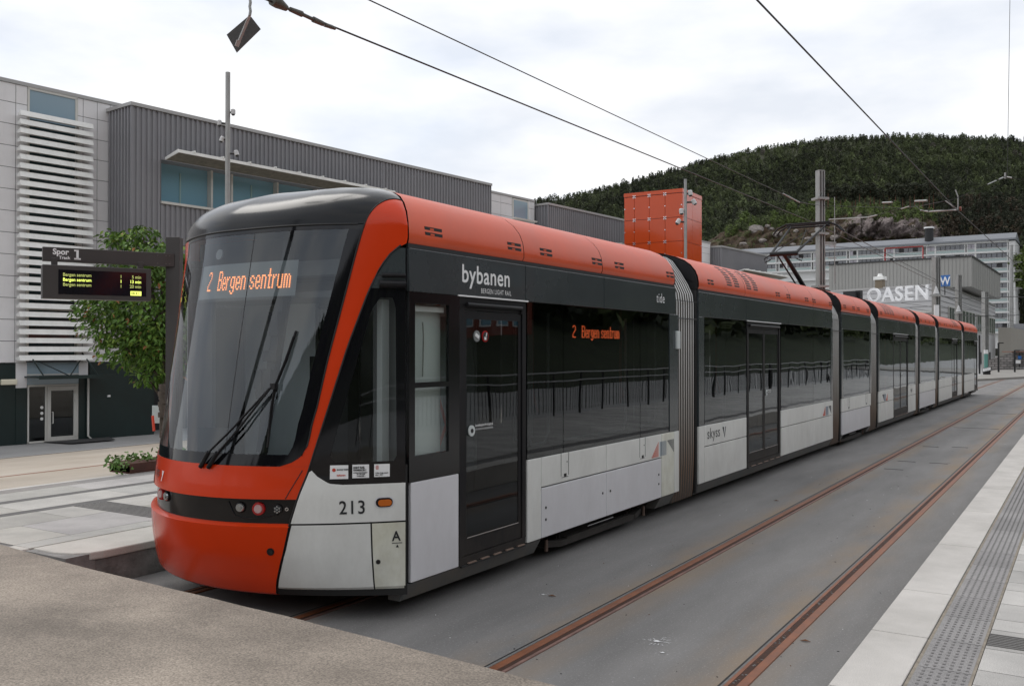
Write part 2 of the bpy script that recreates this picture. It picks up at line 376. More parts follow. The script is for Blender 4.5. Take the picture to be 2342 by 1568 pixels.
    patch(m, gl, gr, 1.245, 2.895, 40, 30, -0.002, tf=tf); ws = m.build('windscreen', [WSGLASS], body)
    m = MB(); patch(m, gr, sa, 1.245, 2.895, 3, 30, 0, tf=tf); patch(m, sl, gl, 1.245, 2.895, 2, 30, 0, tf=tf)
    patch(m, sl, sa, 1.16, 1.245, 40, 6, 0, tf=tf); patch(m, sl, sa, 2.895, 2.93, 40, 1, 0, tf=tf)
    m.build('glass_border', [FRIT], ws)
    m = MB(); patch(m, SLB, lambda v: .828 + .077 * v, 0.012, 1, 50, 16, 0, CAPF, 0, tf); patch(m, -1, SLB, 0, 1, 4, 10, 0, CAPF, 0, tf)
    m.build('cab_roof', [CAPM], body)
    sg = MB(); pts = [tf(CAPF(-.8 + 1.6 * k / 30, .005) + Vector((0, -.003, 0))) for k in range(31)]; sg.tube(pts, .007, 6)
    pts = [tf(SF(sa(z), z) + nrm(SF, sa(z), z) * .003) for z in [1.24 + 1.69 * k / 24 for k in range(25)]]; sg.tube(pts, .006, 6)
    pts = [tf(SF(sb(z), z) + nrm(SF, sb(z), z) * .004) for z in [.20 + 2.58 * k / 40 for k in range(41)]]; sg.tube(pts, .007, 6)
    pts = [tf(CAPF(.828 + .077 * k / 10, k / 10) + nrm(CAPF, .85, k / 10 * .99 + .005) * .002) for k in range(11)]; sg.tube(pts, .005, 6)
    sg.build('seal', [RUBBER], body)
    # cab side: black surround, side window, upper gusset
    swl = lambda z: lerp(z, [1.028, 1.05, 1.089, 1.144], [.76, .69, .659, .631]) if z < 1.144 else sb(z)
    wl = lambda z: lerp(z, [1.19, 1.22, 2.30, 2.39], [.735, .715, .868, .90]); wr = lambda z: lerp(z, [1.19, 1.22, 2.33, 2.39], [.952, .962, .957, .945])
    m = MB(); patch(m, swl, lambda z: .992, 1.03, 1.19, 16, 8, .004, tf=tf); patch(m, swl, wl, 1.19, 2.39, 8, 30, .004, tf=tf)
    patch(m, wr, lambda z: .992, 1.19, 2.39, 3, 30, .004, tf=tf); patch(m, swl, lambda z: .992, 2.39, 2.46, 10, 3, .004, tf=tf)
    m.build('window_surround', [FRIT], body)
    m = MB(); patch(m, wl, wr, 1.19, 2.39, 10, 30, .001, tf=tf); m.build('side_window', [CABGLASS], body)
    m = MB(); patch(m, lambda z: sb(z) + .002, lambda z: .992, 2.46, 2.545, 8, 4, .004, tf=tf)
    patch(m, lambda z: sb(z) + .004, lambda z: .992, 2.56, 2.76, 8, 8, .001, tf=tf)
    pts = [tf(SF(s, 2.555) + nrm(SF, s, 2.5) * .018) for s in (.905, .94, .992)]; m.tube(pts, .016, 8, 1); 
    pts = [tf(SF(s, 2.49) + nrm(SF, s, 2.49) * .012) for s in (.895, .94, .992)]; m.tube(pts, .03, 8, 1)
    m.build('gusset_panel', [UPPER, MATTE], body)
    if front:
        # black bar between windscreen and roof sensor, lamps
        def lamp(s, z, r, kind, off=-.028):
            p = SF(s, z) + nrm(SF, s, z) * off; n = (nrm(SF, s, z) + Vector((0.12, -.25, 0))).normalized(); q = MB()
            if kind == 'clear':
                q.disc(p, n, r * 1.25, .014, 24, 1, r * 1.1); q.disc(p + n * .014, n, r, .008, 24, 0, r * .85); q.disc(p + n * .022, n, r * .45, .006, 16, 0)
                q.build('headlight', [LENS, MATTE, STEELD], body)
            elif kind == 'red':
                q.disc(p, n, r * 1.2, .016, 28, 0, r * 1.12)
                for k in range(26):
                    a = k / 26 * 2 * math.pi; u = n.cross(Vector((0, 0, 1))).normalized(); vv = u.cross(n)
                    q.disc(p + n * .014 + (u * math.cos(a) + vv * math.sin(a)) * r * 1.0, n, r * .09, .008, 6, 0)
                q.disc(p + n * .016, n, r * .78, .010, 24, 1, r * .7); q.build('tail_light', [REDL, PINK], body)
            elif kind == 'led':
                q.disc(p, n, r * 1.1, .012, 24, 1); 
                for i, (a, b) in enumerate(((0, 0), (.5, .3), (-.5, .3), (.5, -.35), (-.5, -.35), (0, .65), (0, -.65))): 
                    u = n.cross(Vector((0, 0, 1))).normalized(); vv = u.cross(n)
                    q.disc(p + n * .012 + u * a * r + vv * b * r, n, r * .34, .012, 10, 0, r * .2)
                q.build('daytime_light', [LENS, MATTE], body)
            else:
                q.disc(p, n, r, .012, 16, 0); q.disc(p + n * .012, n, r * .55, .006, 12, 1); q.build('lock_bolt', [CHROME, STEELD], body)
        lamp(.305, .856, .034, 'clear'); lamp(.402, .850, .041, 'red'); lamp(.494, .848, .032, 'led'); lamp(.536, .850, .013, 'bolt')
        lamp(-.395, .870, .041, 'red'); lamp(-.305, .868, .034, 'clear')
        # recessed bowl edges around the lamps
        q = MB(); pts = []
        for k in range(25):
            t = k / 24; s = .235 + .28 * t; z = .805 - .028 * math.sin(math.pi * min(1, t * 1.15)) + (.03 if t > .93 else 0) + (.09 * (1 - t / .12) if t < .12 else 0); pts.append(SF(s, z) + nrm(SF, s, z) * -.027)
        q.tube(pts, .004, 6); q.build('lamp_bowl', [MATTE], body)
        # fleet number, marker, stickers
        q = MB(); v, f = text_geo('213', .138, 0, .86, .0012, 1.08); wrap(q, (v, f), .752, .815, .016); q.build('fleet_number', [LETB], cp, label='number 213')
        q = MB()
        def cap_shape(sc_, zc, hl, hh, off, m, th=.006):
            vs = []; 
            for k in range(28):
                a = 2 * math.pi * k / 28; x = math.copysign(max(0, hl - hh), math.cos(a)) + hh * math.cos(a); vs.append((x, hh * math.sin(a), 0))
            for o2 in (off,): wrap(q, (vs, [tuple(range(28))]), sc_, zc, o2, m)
        cap_shape(.918, .890, .072, .042, .014, 1); cap_shape(.918, .890, .062, .034, .018, 2); cap_shape(.920, .888, .050, .024, .024, 0)
        q.build('side_marker', [AMBER, WHITE_B, MATTE], cp)
        q = MB(); v, f = text_geo('A', .10, 0, .9, .002); wrap(q, (v, f), .945, .605, .016)
        wrap(q, ([(0, 0, 0), (.075, 0, 0), (.075, .005, 0), (0, .005, 0)], [(0, 1, 2, 3)]), .944, .585, .016)
        wrap(q, ([(.028, -.03, 0), (.05, -.03, 0), (.039, -.008, 0)], [(0, 1, 2)]), .944, .585, .016); q.build('lettering', [LETB], wp)
        q = MB(); p = SF(.892, .455) + nrm(SF, .892, .455) * .012; n = nrm(SF, .892, .455); q.disc(p, n, .017, .004, 16, 0); q.disc(p + n * .004, n, .010, .003, 12, 1); q.build('lock_bolt', [STEELD, MATTE], wp)
        for (s0, kind) in ((.716, 0), (.802, 1), (.882, 2)):
            wd, hg = ((.128, .100), (.118, .098), (.112, .094))[kind]; z0 = 1.068 + .004 * kind
            q = MB()
            rect = lambda x0, y0, x1, y1, off, m: wrap(q, ([(x0, y0, 0), (x1, y0, 0), (x1, y1, 0), (x0, y1, 0)], [(0, 1, 2, 3)]), s0, z0, off, m)
            rect(0, 0, wd, hg, .008, 0)
            def tx(t_, size, x, y, m, width=1, b=.0006): v, f = text_geo(t_, size, 0, width, b); wrap(q, ([(a + x, b_ + y, 0) for a, b_, _ in v], f), s0, z0, .011, m)
            def dot(x, y, r, m): wrap(q, ([(x + r * math.cos(a / 8 * math.pi), y + r * math.sin(a / 8 * math.pi), 0) for a in range(16)], [tuple(range(16))]), s0, z0, .010, m)
            if kind == 0: dot(.028, .066, .013, 2); tx('BAKKE VEIER', .014, .048, .064, 1); tx('bybanen', .018, .048, .022, 2)
            elif kind == 1: tx('LIGHT RAIL', .020, .006, .070, 1, .8, .0012); tx('AWARDS 2011', .018, .006, .052, 1, .8, .001); tx('WORLDWIDE PROJECT', .010, .006, .036, 1, .95); tx('OF THE YEAR', .010, .03, .025, 1); tx('- WINNER -', .013, .025, .010, 1)
            else:
                for k in range(4): dot(.022, .066, .0, 2)
                for k in range(4): rect(.010 + .002 * abs(k - 1.5), .056 + .008 * k, .034 - .002 * abs(k - 1.5), .060 + .008 * k, .010, 2)
                tx('reddot design award', .0125, .006, .026, 1, .9); tx('winner 2011', .0115, .006, .012, 1)
            q.build('sticker', [LETW, LETB, POLE], body)
        # route display inside the windscreen
        q = MB(); patch(q, lambda z: -.36, lambda z: .495, 2.415, 2.685, 30, 6, -0.05)
        dsp = q.build('route_display', [LEDP], ws)
        q = MB()
        def leds(mb, tx_, s0, z0, px, pz):
            pts, n = led(tx_); k = ((SF(s0 + .01, z0) - SF(s0 - .01, z0)) / .02).length
            for (x, y) in pts:
                for sub in (0,):
                    x0, y0 = x * px, y * pz
                    vs = [(x0 + px * .06, y0 + pz * .14, 0), (x0 + px * .94, y0 + pz * .14, 0), (x0 + px * .94, y0 + pz * .86, 0), (x0 + px * .06, y0 + pz * .86, 0)]
                    wrap(mb, (vs, [(0, 1, 2, 3)]), s0, z0, -.045)
        leds(q, '2', -.235, 2.475, .0105, .0155); leds(q, 'Bergen sentrum', -.10, 2.475, .0098, .0155); q.build('led_lettering', [LED], dsp)
        # wipers
        q = MB(); o = lambda s, z, d: SF(s, z) + nrm(SF, s, z) * d
        for ds in (0, .035):
            q.tube([o(.08 + ds * 1.6, 1.15, .03), o(.14 + ds * 1.6, 1.26, .055), o(.26 + ds, 1.42, .06), o(.44 + ds * .3, 1.72 + ds * .4, .055)], .0085, 7)
            q.tube([o(.06 + ds * 1.6, 1.135, .02), o(.125 + ds * 1.6, 1.245, .05)], .017, 8)
        q.obox(o(.462, 1.735, .05), Vector((1, 0, 0)), Vector((0, 1, 0)), Vector((0, 0, 1)), .022, .018, .022)
        q.tube([o(.541, 2.143, .014), o(.505, 1.93, .02), o(.463, 1.735, .03), o(.452, 1.60, .024), o(.441, 1.298, .014)], .0095, 7)
        q.tube([o(.535, 2.10, .035), o(.500, 1.90, .045), o(.463, 1.735, .05)], .006, 6); q.tube([o(.463, 1.735, .05), o(.450, 1.56, .04), o(.444, 1.40, .03)], .006, 6)
        q.build('wiper', [MATTE], body)
        # cab interior seen through the glass
        q = MB()
        q.box(XC - .9, XC + 1.0, 5.20, 5.50, .95, 1.12, 0); q.box(XC - 1.05, XC - .15, 6.02, 6.06, .35, 2.42, 3); q.box(XC - .15, XC + 1.15, 6.62, 6.66, .35, 2.5, 3); q.box(XC - 1.22, XC - 1.18, 5.5, 6.6, .5, 2.4, 3)
        q.box(XC - .98, XC - .35, 6.58, 6.63, 1.1, 2.3, 2); q.box(XC + .35, XC + .9, 6.58, 6.63, 1.1, 2.3, 2)
        q.box(XC - .2, XC + .25, 6.0, 6.15, .9, 1.95, 0); q.box(XC - .22, XC + .27, 5.7, 6.1, .8, .92, 0); q.box(XC - .1, XC + .14, 6.02, 6.14, 1.97, 2.2, 0)
        q.box(XC - 1.1, XC + 1.2, 5.35, 6.6, 2.42, 2.47, 1); q.beam((XC + .12, 5.12, 1.0), (XC + .28, 5.30, 2.62), .045, .03, 0); q.beam((XC + .12, 5.12, 1.0), (XC + .12, 5.4, 1.0), .05, .03, 0)  # ceiling, then a slanted dark beam imitating the mirrored mast
        q.box(XC + .12, XC + .28, 5.08, 5.16, 1.62, 1.80, 0); q.box(XC + 1.19, XC + 1.24, 5.28, 5.36, .95, 2.38, 3)
        q.box(XC - .65, XC - .25, 5.15, 5.2, 1.12, 1.36, 0)
        q.build('cab_interior', [INTD, INT, glass('cab_rear_glass', (.6, .62, .62), 1.4), INTL], body)
        q = MB()  # dark bar imitates a mast reflection in the windscreen; thin seam line alongside
        for k in range(14):
            z0_, z1_ = 1.26 + 1.6 * k / 14, 1.26 + 1.6 * (k + 1) / 14; q.beam(o(.355, z0_, -.16), o(.355, z1_, -.16), .042, .02, 0, (0, 1, 0))
        for (s_, z_, w1, h1) in ((.355, 2.22, .05, .09), (.36, 1.98, .07, .04), (.35, 1.78, .06, .10), (.30, 1.80, .04, .07)): q.obox(o(s_, z_, -.13), (1, 0, 0), (0, 1, 0), (0, 0, 1), w1, .03, h1, 0)
        q.tube([o(.20, z_, -.004) for z_ in [1.26 + .163 * k for k in range(11)]], .004, 5, 0); q.build('mast_reflection_bar', [INTD], ws)
        q = MB(); p = o(-.11, 2.76, -.03); q.disc(p, nrm(SF, -.1, 2.7), .042, .01, 20); q.build('camera_dome', [INT], ws)
        # operator mark on the hood, side camera bracket
        q = MB(); v, f = text_geo('skyss', .10, 0, .8, .001); wrap(q, (v, f), -.50, 1.01, .012, 0); v, f = text_geo('y', .11, 0, .8, .003); wrap(q, (v, f), -.345, 1.01, .012, 1)
        q.build('lettering', [LETB, LETW], hood)
    return body
CAB = cab(ID, True); cab(REAR, False)

def arcpts(prof, x0=XS): return [(x0 - d, z) for d, z in prof]
def sweep(mb, prof, y0, y1, m=0, near=True, th=0.0):
    rows = []; nose = y0 < 5.5
    for y in (y0, y1): rows.append([Vector(((XS - d) if near else (XF + d), y + (.56 * (1 - (1 - min(1.4, d) / 1.4) ** 2) if nose and y == y0 else 0), z)) for d, z in prof])
    mb.grid(rows, m, True, near)
def window_band(mb, y0, y1, z0=1.02, z1=2.435, near=True): 
    x = XS if near else XF; s = -1 if near else 1
    mb.box(min(x + s * .004, x + s * .016), max(x + s * .004, x + s * .016), y0, y1, z0, z1, 0)

def module(idx, y0, y1, glass_, whites, upper, roofs, doors=(), bogie=None, slots=(), grille=None, pill=()):
    b = MB()
    b.box(XF + .05, XS - .05, y0, y1, .26, .34, 0); b.box(XF + .06, XS - .06, y0, y1, 2.60, 2.72, 1); b.box(XF + .3, XS - .3, y0, y1, 3.02, 3.12, 0)
    b.box(XF + .02, XF + .05, y0, y1, .26, 1.0, 1); b.box(XF, XF + .02, y0, y1, .26, 1.02, 3); b.box(XF, XF + .03, y0, y1, 2.435, 2.80, 4)
    for (g0, g1) in [(a, c) for a, c in glass_]:
        for yy in (g0, g1):
            if y0 + .1 < yy < y1 - .1: b.box(XS - .07, XS - .02, yy - .02, yy + .02, 1.0, 2.45, 0)
    b.box(XS - .05, XS - .032, y0, y1, .28, 1.02, 0); b.box(XS - .06, XS - .01, y0, y1, 2.765, 2.80, 0); b.box(XS - .12, XS - .032, y0, y1, 2.44, 2.79, 0)
    for yy in (y0, y1):
        e0, e1 = (yy, yy + .04) if yy == y0 else (yy - .04, yy)
        b.box(XF + .03, XF + .35, e0, e1, .3, 2.7, 1); b.box(XS - .35, XS - .05, e0, e1, .3, 2.7, 1)
    # dark end frame that the fairing stops against
    pr = [(XS - d - .012, z - .01) for d, z in PROF]; pf = [(XF + d + .012, z - .01) for d, z in PROF][::-1]
    for yy in ((y1 - .03,) if idx == 1 else (y0 - .03,) if idx == 7 else (y0 - .03, y1 - .03)): b.prism([(x, yy, z) for x, z in pr + pf], (0, .06, 0), 2)
    body = b.build('tram_module', [INTD, INT, MATTE, WHITE, UPPER], tram)
    for a, c in glass_:
        g = MB(); window_band(g, a + .004, c - .004); g.build('window', [SIDEGLASS], body)
    g = MB(); window_band(g, y0 + .05, y1 - .05, near=False); g.build('far_window', [SIDEGLASS], body)
    for (a, c, z0, z1, k) in whites:
        p = MB(); side_panel(p, a + .004, c - .004, z0 + .003, z1 - .003); p.build('side_panel', [(WHITE, WHITE_B, DIRTY, UPPER, BLACK)[k]], body, bevel=.006)
    for a, c in upper:
        p = MB(); side_panel(p, a + .003, c - .003, 2.442, 2.765); p.build('upper_panel', [UPPER], body, bevel=.005)
    for a, c in roofs:
        p = MB(); sweep(p, PROF, a + .005, c - .005, 0); sweep(p, PROF, a + .005, c - .005, 0, False)
        p.build('roof_fairing', [ORANGE_SKYLIT], body)
    for yc in slots:
        s_ = MB()
        for zz in (2.935, 2.893):
            x = XS - lerp(zz, [2.88, 2.96], [0, .012]); s_.box(x - .02, x + .0025, yc - .115, yc + .105, zz - .012, zz + .012, 0); s_.box(x - .01, x + .0032, yc - .05, yc + .0, zz - .010, zz + .004, 1)
        s_.build('vent', [RUBBER, ORANGE_SKYLIT], body)
    if grille:
        zs = [p[1] for p in PROF[1:]]; ds = [p[0] for p in PROF[1:]]
        for yc in grille:
            s_ = MB()
            for k in range(8):
                z = 2.915 + .036 * k; z2 = z + .018; d0, d1 = lerp(z, zs, ds), lerp(z2, zs, ds)
                for q in (0,): s_.prism([(XS - d0 + .003, yc - .10, z), (XS - d0 + .003, yc + .10, z), (XS - d1 + .003, yc + .10, z2), (XS - d1 + .003, yc - .10, z2)], (-.02, 0, -.005), 0)
            s_.build('grille', [RUBBER], body)
    sk = MB(); segs = [(y0, y1)] if not bogie else [(y0, bogie[0]), (bogie[1], y1)]
    for a, c in segs:
        if c > a + .02: sk.prism([(XS - .012, a, .265), (XS - .09, a, .13), (XS - .2, a, .13), (XS - .2, a, .265)], (0, c - a, 0), 0)
    sk.box(XF + .02, XF + .08, y0, y1, .14, .27, 0)
    sk.build('skirt', [SKIRT], body)
    for (a, c, n) in doors:
        d = MB(); d.box(XS - .05, XS - .008, a, c, 2.33, 2.435, 0); d.box(XS - .05, XS - .008, a, c, .27, .335, 0)
        d.box(XS - .05, XS - .004, a, a + .06, .335, 2.33, 0); d.box(XS - .05, XS - .004, c - .06, c, .335, 2.33, 0)
        d.tube([(XS + .012, a + .08, 2.375), (XS + .012, c - .1, 2.375), (XS - .02, c - .08, 2.33)], .018, 8, 0)
        d.box(XS - .03, XS + .006, a + .02, c - .02, .255, .27, 1)
        for k in range(5): yy = a + (c - a) * (k + .6) / 5.4; d.box(XS - .02, XS + .010, yy, yy + (c - a) / 9, .272, .280, 2)
        dr = d.build('door', [MATTE, STEELD, mat('worn_sill', (.35, .25, .2), .4, metal=.5)], body)
        s0, s1 = a + .065, c - .065; wdt = (s1 - s0) / n
        for k in range(n):
            l = MB(); p0, p1 = s0 + k * wdt + .003, s0 + (k + 1) * wdt - .003
            l.box(XS - .035, XS - .014, p0, p0 + .045, .34, 2.325, 0); l.box(XS - .035, XS - .014, p1 - .045, p1, .34, 2.325, 0)
            l.box(XS - .035, XS - .014, p0 + .045, p1 - .045, .34, .47, 0); l.box(XS - .035, XS - .014, p0 + .045, p1 - .045, 2.26, 2.325, 0)
            l.box(XS - .014, XS - .010, p0 + .05, p1 - .05, .475, .483, 2)
            l.box(XS - .028, XS - .018, p0 + .045, p1 - .045, .47, 2.26, 1); l.build('door_leaf', [MATTE, SIDEGLASS, CHROME], dr)
        st = MB(); st.box(XS, XS + .012, a - .03, c + .02, 2.436, 2.448, 0); st.build('rain_strip', [LETW], dr)
        bt = MB(); yb = (s0 + .11) if n == 1 else s0 + wdt + .12; bt.disc((XS - .012, yb, 1.345), (1, 0, 0), .045, .01, 20, 0); bt.disc((XS - .002, yb, 1.345), (1, 0, 0), .018, .004, 14, 1)
        text(bt, 'La andre gå av før du går på', .030, (XS - .010, yb + .06, 1.375), (0, 1, 0), (0, 0, 1), 0, .78 if n == 1 else .5, .0006, m=2)
        text(bt, 'LET OTHERS EXIT BEFORE BOARDING', .020, (XS - .010, yb + .06, 1.345), (0, 1, 0), (0, 0, 1), 0, .78 if n == 1 else .5, .0, m=2)
        bt.build('door_button', [INTL, INTD, LETW], dr)
        if idx == 1:
            ic = MB(); ic.disc((XS - .016, 6.31, 2.12), (1, 0, 0), .047, .006, 20, 0); ic.disc((XS - .016, 6.435, 2.12), (1, 0, 0), .047, .006, 20, 1); ic.disc((XS - .010, 6.435, 2.12), (1, 0, 0), .038, .002, 20, 3)
            ic.beam((XS - .008, 6.285, 2.135), (XS - .008, 6.335, 2.11), .002, .014, 2); ic.box(XS - .010, XS - .006, 6.415, 6.445, 2.09, 2.115, 2); ic.beam((XS - .007, 6.44, 2.12), (XS - .007, 6.45, 2.15), .002, .005, 2)
            ic.build('sticker', [INT, REDL, LETW, INTD], dr)
    if bogie:
        q = MB(); a, c = bogie; mid = (a + c) / 2
        for yw in (mid - .95, mid + .95):
            q = MB(); q.disc((XS - .62, yw, .30), (1, 0, 0), .30, .12, 28, 0); q.disc((XS - .52, yw, .30), (1, 0, 0), .2, .06, 20, 1); q.build('wheel', [STEELD, GUNK], body)
        q = MB()
        q.box(XS - .55, XS - .30, mid - .6, mid + .6, .10, .30, 1)
        q.beam((XS - .14, mid - .85, .12), (XS - .14, mid + .85, .12), .045, .03, 1); q.beam((XS - .12, mid - .75, .155), (XS - .12, mid + .75, .155), .03, .008, 1)
        for yy in (-1, 1): q.beam((XS - .14, mid + yy * .85, .12), (XS - .18, mid + yy * 1.1, .15), .05, .03, 1); q.box(XS - .12, XS - .10, mid + yy * 1.13 - .015, mid + yy * 1.13 + .015, .09, .20, 2); q.tube([(XS - .2, mid + yy * .75, .26), (XS - .16, mid + yy * .80, .14), (XS - .18, mid + yy * .95, .12), (XS - .2, mid + yy * 1.02, .26)], .012, 6, 1)
        q.beam((XS - .10, mid - .3, .20), (XS - .10, mid + .3, .20), .004, .004, 3)
        q.build('bogie', [STEELD, GUNK, mat('rusty_bracket', (.13, .085, .065), .6), CHROME], body)
    for a, c in pill:
        p = MB(); side_panel(p, a, c, 1.02, 2.44); p.build('pillar', [UPPER], body, bevel=.004)
    return body

DK = 3
m1 = module(1, 5.40, 10.60, [(7.10, 7.78), (7.78, 9.57), (9.57, 10.40)],
  [(5.42, 6.04, .27, 1.02, 1), (7.10, 7.35, .27, 1.02, 0), (7.35, 8.70, .74, 1.02, 0), (8.70, 10.17, .74, 1.02, 0), (10.17, 10.56, .27, 1.02, 2), (10.56, 10.72, .27, 1.02, 0), (7.352, 8.70, .27, .735, 1), (8.70, 10.168, .27, .735, 1)],
  [(5.40, 7.07), (7.07, 8.65), (8.65, 10.62)], [(5.39, 7.04), (7.04, 8.61), (8.61, 10.58)], doors=[(6.05, 7.08, 1)], bogie=(7.36, 10.16), slots=(5.71, 6.89, 7.45, 8.50, 9.03, 10.45), pill=[(10.42, 10.70)])
# driver's window
q = MB()
for (a, c, z0, z1) in ((5.40, 5.47, 1.02, 2.44), (5.90, 6.045, 1.02, 2.44), (5.47, 5.90, 1.02, 1.21), (5.47, 5.90, 1.72, 1.76), (5.47, 5.90, 2.36, 2.44)): side_panel(q, a, c, z0, z1)
wn = q.build('driver_window', [BLACK], m1)
q = MB(); q.box(XS - .02, XS - .012, 5.47, 5.90, 1.21, 2.36, 0); q.build('pane', [glass('driver_glass', (.88, .9, .89), 1.5)], wn)
q = MB(); q.box(XS - .12, XS - .10, 5.46, 5.92, 1.20, 2.36, 0); q.tube([(XS - .07, 5.65, 2.22), (XS - .07, 5.66, 2.1), (XS - .07, 5.65, 1.80)], .006, 6, 1); q.box(XS - .09, XS - .05, 5.47, 5.90, 2.30, 2.34, 2); q.build('blind', [INTL, CHROME, LETW], wn)
# writing and marks on the near side
X3 = XS + .0025
q = MB(); text(q, 'bybanen', .205, (X3, 6.07, 2.555), (0, 1, 0), (0, 0, 1), width=1.02, bold=.003, spacing=1.06)
text(q, 'BERGEN LIGHT RAIL', .058, (X3, 6.35, 2.478), (0, 1, 0), (0, 0, 1), width=.80, bold=.0, spacing=1.14); q.build('lettering', [LETW], m1)
q = MB(); text(q, 'tide', .16, (X3, 10.02, 2.565), (0, 1, 0), (0, 0, 1), width=.9, spacing=1.1); q.build('lettering', [LETW], m1)
def bars(y, flip, parent):
    q = MB(); cols = (POLE, SKIRT, LETB)
    for g in range(3):
        gg = 2 - g if flip else g
        for k in range(8):
            t = k / 7; y0 = y + g * .235 + k * .026; h0, h1 = .76, .93
            if gg == 0: h0, h1 = .76, .78 + .15 * t
            if gg == 2: h0, h1 = .92 - .15 * t * .9 - .01, .93
            if flip: pass
            q.box(XS, X3, y0, y0 + .013 * (1 - .35 * t), h0, h1, gg)
    q.build('logo_bars', [mat('bar_red', (.6, .10, .06), .5), mat('bar_blue_grey', (.25, .30, .36), .5), mat('bar_black', (.08, .085, .1), .5)], parent)
bars(9.88, False, m1)
def hatch(y, parent, w=.15):
    q = MB(); 
    for (a, c, z0, z1) in ((y, y + .004, .80, 1.02), (y + w, y + w + .004, .80, 1.02), (y + .01, y + w - .005, .785, .789)): q.box(XS, X3, a, c, z0, z1, 0)
    q.box(XS, XS + .004, y + w * .4, y + w * .7, .79, .82, 0); q.disc((XS, y + w * .8, .93), (1, 0, 0), .006, .004, 8, 0); q.build('hatch', [RUBBER], parent)
hatch(7.72, m1); hatch(9.54, m1)
q = MB()
for (y, z) in ((7.43, .545), (7.43, .435), (8.61, .525), (8.79, .525), (10.08, .55), (10.08, .44)): q.disc((XS, y, z), (1, 0, 0), .013, .004, 10, 0)
q.build('lock_bolt', [STEELD], m1)
q = MB(); q.box(XS - .005, XS + .03, 10.60, 10.70, 2.02, 2.24, 0); q.build('door_lamp', [INTL], m1, bevel=.01)
# side route display
def led_side(parent, y, z, px, pz):
    q = MB(); p0, n0 = led('2'); p1, n1 = led('Bergen sentrum')
    for off, pts in ((0, p0), (15, p1)):
        for (a, b) in pts: q.box(XS - .09, XS - .085, y + (a + off) * px, y + (a + off + .9) * px, z + b * pz + .1 * pz, z + (b + .8) * pz, 0)
    q.build('led_lettering', [LEDR], parent)
led_side(m1, 8.12, 2.13, .0133, .0125)
m2 = module(2, 11.40, 18.74, [(11.62, 13.36), (15.16, 17.24), (17.24, 18.60)],
  [(11.40, 11.60, .27, 1.02, 0), (11.60, 13.36, .74, 1.02, 0), (11.60, 13.36, .27, .735, 0), (15.16, 16.95, .74, 1.02, 0), (15.16, 16.95, .27, .735, 0), (16.95, 18.62, .74, 1.02, 0), (16.95, 18.62, .27, .735, 0), (18.62, 18.76, .27, 1.02, 0)],
  [(11.40, 13.36), (13.36, 15.61), (15.61, 17.26), (17.26, 18.74)], [(11.40, 13.30), (13.30, 15.69), (15.69, 17.26), (17.26, 18.74)], doors=[(13.40, 15.12, 2)],
  slots=(11.86, 15.0, 15.63, 16.81, 17.33, 18.6), grille=(12.62, 12.95, 13.5, 13.83), pill=[(11.40, 11.60), (18.62, 18.76)])
q = MB(); text(q, 'skyss', .20, (X3, 11.70, .835), (0, 1, 0), (0, 0, 1), width=1.12, bold=.0, spacing=1.08); q.prism([(XS, 12.30, .95), (XS, 12.44, .95), (XS, 12.39, .80)], (.002, 0, 0), 0); q.prism([(X3, 12.36, .95), (X3, 12.40, .95), (X3, 12.36, .83)], (.002, 0, 0), 1); q.build('lettering', [LETB, LETW], m2)
bars(17.95, False, m2)
m3 = module(3, 19.52, 22.52, [(19.7, 22.36)], [(19.55, 20.95, .74, 1.02, 0), (20.95, 22.5, .74, 1.02, 0), (19.55, 20.95, .27, .735, 1), (20.95, 22.4, .27, .735, 1)], [(19.52, 22.52)],
  [(19.52, 21.0), (21.0, 22.52)], bogie=(19.7, 22.3), slots=(19.85, 20.7, 21.2, 22.2), pill=[(19.52, 19.7), (22.36, 22.56)])
hatch(20.1, m3); hatch(21.9, m3)
m4 = module(4, 23.42, 29.03, [(23.6, 25.4), (27.7, 28.9)], [(23.45, 25.4, .74, 1.02, 0), (23.45, 25.4, .27, .735, 0), (27.7, 29.0, .74, 1.02, 0), (27.7, 29.0, .27, .735, 0)], [(23.42, 25.4), (25.4, 27.68), (27.68, 29.03)],
  [(23.42, 26.4), (26.4, 29.03)], doors=[(25.43, 27.66, 2)], slots=(23.8, 27.0, 27.6, 28.8), grille=(24.4, 24.75, 25.1, 25.45), pill=[(23.42, 23.6), (28.9, 29.05)])
bars(23.9, True, m4)
q = MB(); text(q, 'skyss', .16, (X3, 28.1, .84), (0, 1, 0), (0, 0, 1), width=.8, bold=.002); q.build('lettering', [LETB], m4)
m5 = module(5, 29.77, 33.11, [(29.95, 32.95)], [(29.8, 31.4, .74, 1.02, 0), (31.4, 33.1, .74, 1.02, 0), (29.8, 31.4, .27, .735, 1), (31.4, 33.0, .27, .735, 1)], [(29.77, 33.11)], [(29.77, 31.4), (31.4, 33.11)], bogie=(30.1, 32.9), slots=(30.1, 31.0, 31.8, 32.8), pill=[(29.77, 29.95), (32.95, 33.15)])
m6 = module(6, 33.94, 40.51, [(34.1, 37.4), (39.1, 40.4)], [(34.0, 37.4, .74, 1.02, 0), (34.0, 37.4, .27, .735, 0), (39.12, 40.5, .74, 1.02, 0), (39.12, 40.5, .27, .735, 0)], [(33.94, 37.4), (37.4, 39.1), (39.1, 40.51)],
  [(33.94, 37.4), (37.4, 40.51)], doors=[(37.43, 39.09, 2)], slots=(34.3, 35.4, 35.9, 37.0, 37.6), grille=(38.2, 38.5, 38.8, 39.1), pill=[(33.94, 34.1), (40.4, 40.55)])
